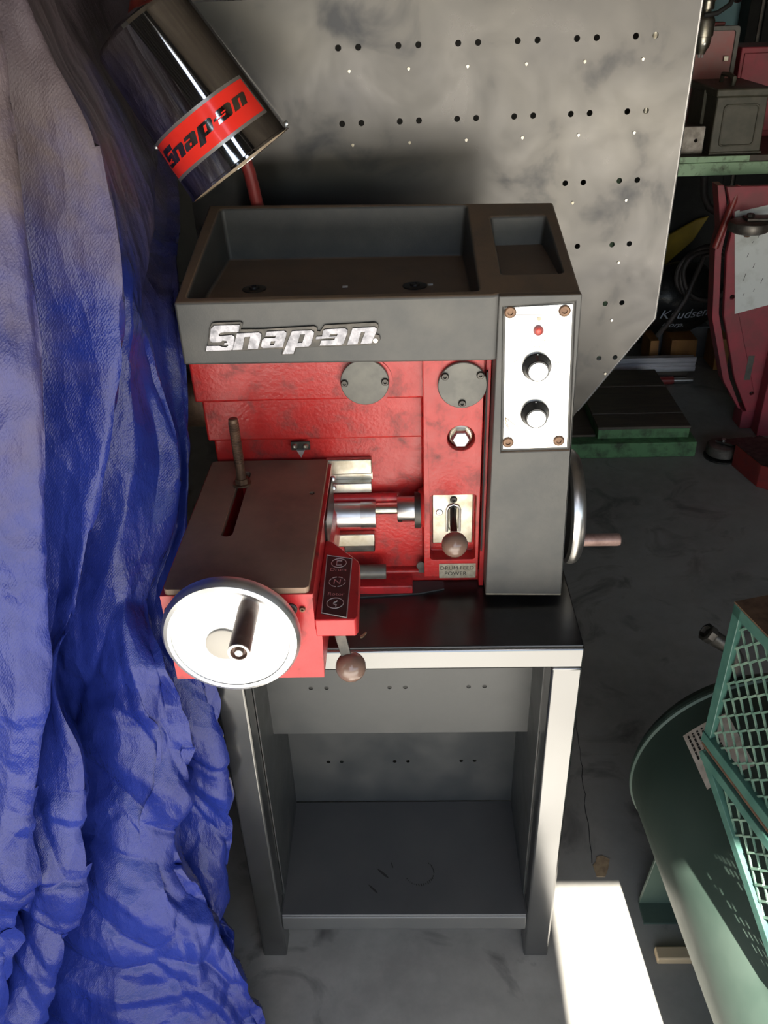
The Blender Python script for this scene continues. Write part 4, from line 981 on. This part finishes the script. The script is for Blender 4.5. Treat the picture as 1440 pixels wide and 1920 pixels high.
# low green platform on the floor
gs = thing('step_platform', 'low green steel platform with greasy brown deck boards on the floor', 'platform', (1.28, 2.5, 0))
MB().box(.72, 1.535, 2.156, 2.86, 0.0, .068).build('base', 'step_green', gs, bev=.003)
MB().box(1.130, 1.510, 2.198, 2.80, .0685, .112).build('upper_frame', 'step_green', gs, bev=.003)
yb_ = [(2.196, 2.318), (2.328, 2.600), (2.612, 2.80)]
for y0_, y1_ in yb_: MB().box(1.128, 1.512, y0_, y1_, .1122, .124).build('deck_board', 'step_brown', gs, bev=.002)
MB().box(.74, 1.126, 2.22, 2.78, .0685, .078).build('deck_board', 'step_brown', gs, bev=.002)
# bars lying behind the platform
tag(MB().prism([[(2.94, .050), (2.955, .050), (2.955, .062), (3.0, .062), (3.0, .112), (2.955, .112), (2.955, .122), (2.94, .122), (2.94, .098), (2.946, .092), (2.946, .078), (2.94, .072)]], 'x', 1.25, 1.752).build('metal_rail', 'bar_white', bev=.001), 'white grooved aluminium rail lying on timber behind the green platform', 'rail')
tag(MB().box(1.27, 1.72, 2.945, 3.02, 0, .050).build('timber_batten', 'step_brown', bev=.002), 'dark timber batten on the floor under the white aluminium rail', 'timber')
pp_ = thing('steel_pipe', 'dark red pipe with bare threaded end lying beside the white rail', 'pipe', (1.5, 2.90, 0))
MB().tube([(1.22, 2.895, .020), (1.64, 2.902, .020)], .0195, 16).build('tube', 'pipe_red', pp_)
MB().tube([(1.63, 2.902, .020), (1.735, 2.904, .018)], .0145, 16).build('threaded_end', 'alu_rim', pp_)
# black bag with white lettering on timber blocks, coiled hose on it
for i, (x, m_, lb_) in enumerate(((1.555, 'wood_orange', 'narrow orange timber block under the black bag'), (1.66, 'wood_orange', 'wide orange timber block under the middle of the black bag'), (1.885, 'wood_orange', 'tall orange timber block leaning by the red hoist'))):
    w_ = (.045, .13, .07)[i]
    tag(MB().prism([[(x, 0), (x+w_, 0), (x+w_-.006, .165), (x-.004, .165)]], 'y', 3.06, 3.22).build('timber_block', m_, bev=.003), lb_, 'timber')
tag(MB().box(1.64, 1.90, 3.24, 3.42, 0, .165).build('grey_carton', 'grey_cloth', bev=.006), 'grey carton on the floor behind the orange timber blocks', 'carton')
bg = thing('plastic_bag', 'bulging black plastic bag with white script lettering on timber blocks', 'bag', (1.68, 3.2, .165))
mb = MB().ball((1.70, 3.23, .335), .17, 40, 22, (1.35, .95, 1.0))
for i, p in enumerate(mb.v):
    q = p - Vector((1.70, 3.23, .335)); s_ = 1 + .10*noise.noise(q*9) + .05*noise.noise(q*22)
    p2 = Vector((1.70, 3.23, .335)) + q*s_; p2.z = max(p2.z, .1665); mb.v[i] = p2
mb.build('sack', 'bag', bg, ang=80)
for body_, x, z, s_ in (('Knudsen', 1.695, .300, .066), ('Corp.', 1.655, .238, .044)):
    t = text_mb(body_, s_, shear=.35); t.xf(Matrix.Translation((x, 0, z)) @ Matrix.Rotation(R(-4), 4, 'Y') @ FRONT)
    for i, p in enumerate(t.v):
        q = Vector((p.x, 3.23, p.z)) - Vector((1.70, 3.23, .335))
        e_ = max(0.02, 1 - (q.x/(.17*1.35))**2 - (q.z/.17)**2); t.v[i] = Vector((p.x, 3.23 - .17*.95*math.sqrt(e_) - .022, p.z))
    t.build('lettering', 'script', bg, smooth=False)
pts = []
for i in range(150):
    a = i/149*2*math.pi*3.2; rr = .125 - .012*(i/149)*2 + .006*math.sin(i*.37)
    pts.append((1.755+rr*math.cos(a+.6)*1.05, 3.03 - .022*i/149*2 + .02*math.sin(a), .505+rr*math.sin(a+.6)))
pts += [(1.66, 2.97, .40), (1.60, 2.96, .30), (1.555, 2.985, .22)]
hs = MB().tube(pts, .0115, 10).build('coiled_hose', 'hose'); tag(hs, 'grey brown rubber hose hanging in loose coils in front of the black bag', 'hose')
tag(MB().tube([(1.70, 3.10, .93), (1.705, 3.09, .86), (1.735, 3.08, .80), (1.80, 3.07, .765)], .017, 12).build('pipe_bend', 'hose'), 'short brown bent hose hanging in the dark under the work table', 'hose')
tag(MB().prism([[(1.60, .43), (1.68, .44), (1.80, .56), (1.86, .68), (1.80, .665), (1.64, .575)]], 'y', 3.412, 3.43).build('plastic_scoop', 'yellow', bev=.006), 'dull yellow plastic scoop behind the coiled hose', 'scoop')
bx = thing('shade_filler_bin', 'black bin-shaped block added to darken the space under the green work table', 'bin', (1.8, 3.6, 0))  # dark block added to stand in for the shade under the table
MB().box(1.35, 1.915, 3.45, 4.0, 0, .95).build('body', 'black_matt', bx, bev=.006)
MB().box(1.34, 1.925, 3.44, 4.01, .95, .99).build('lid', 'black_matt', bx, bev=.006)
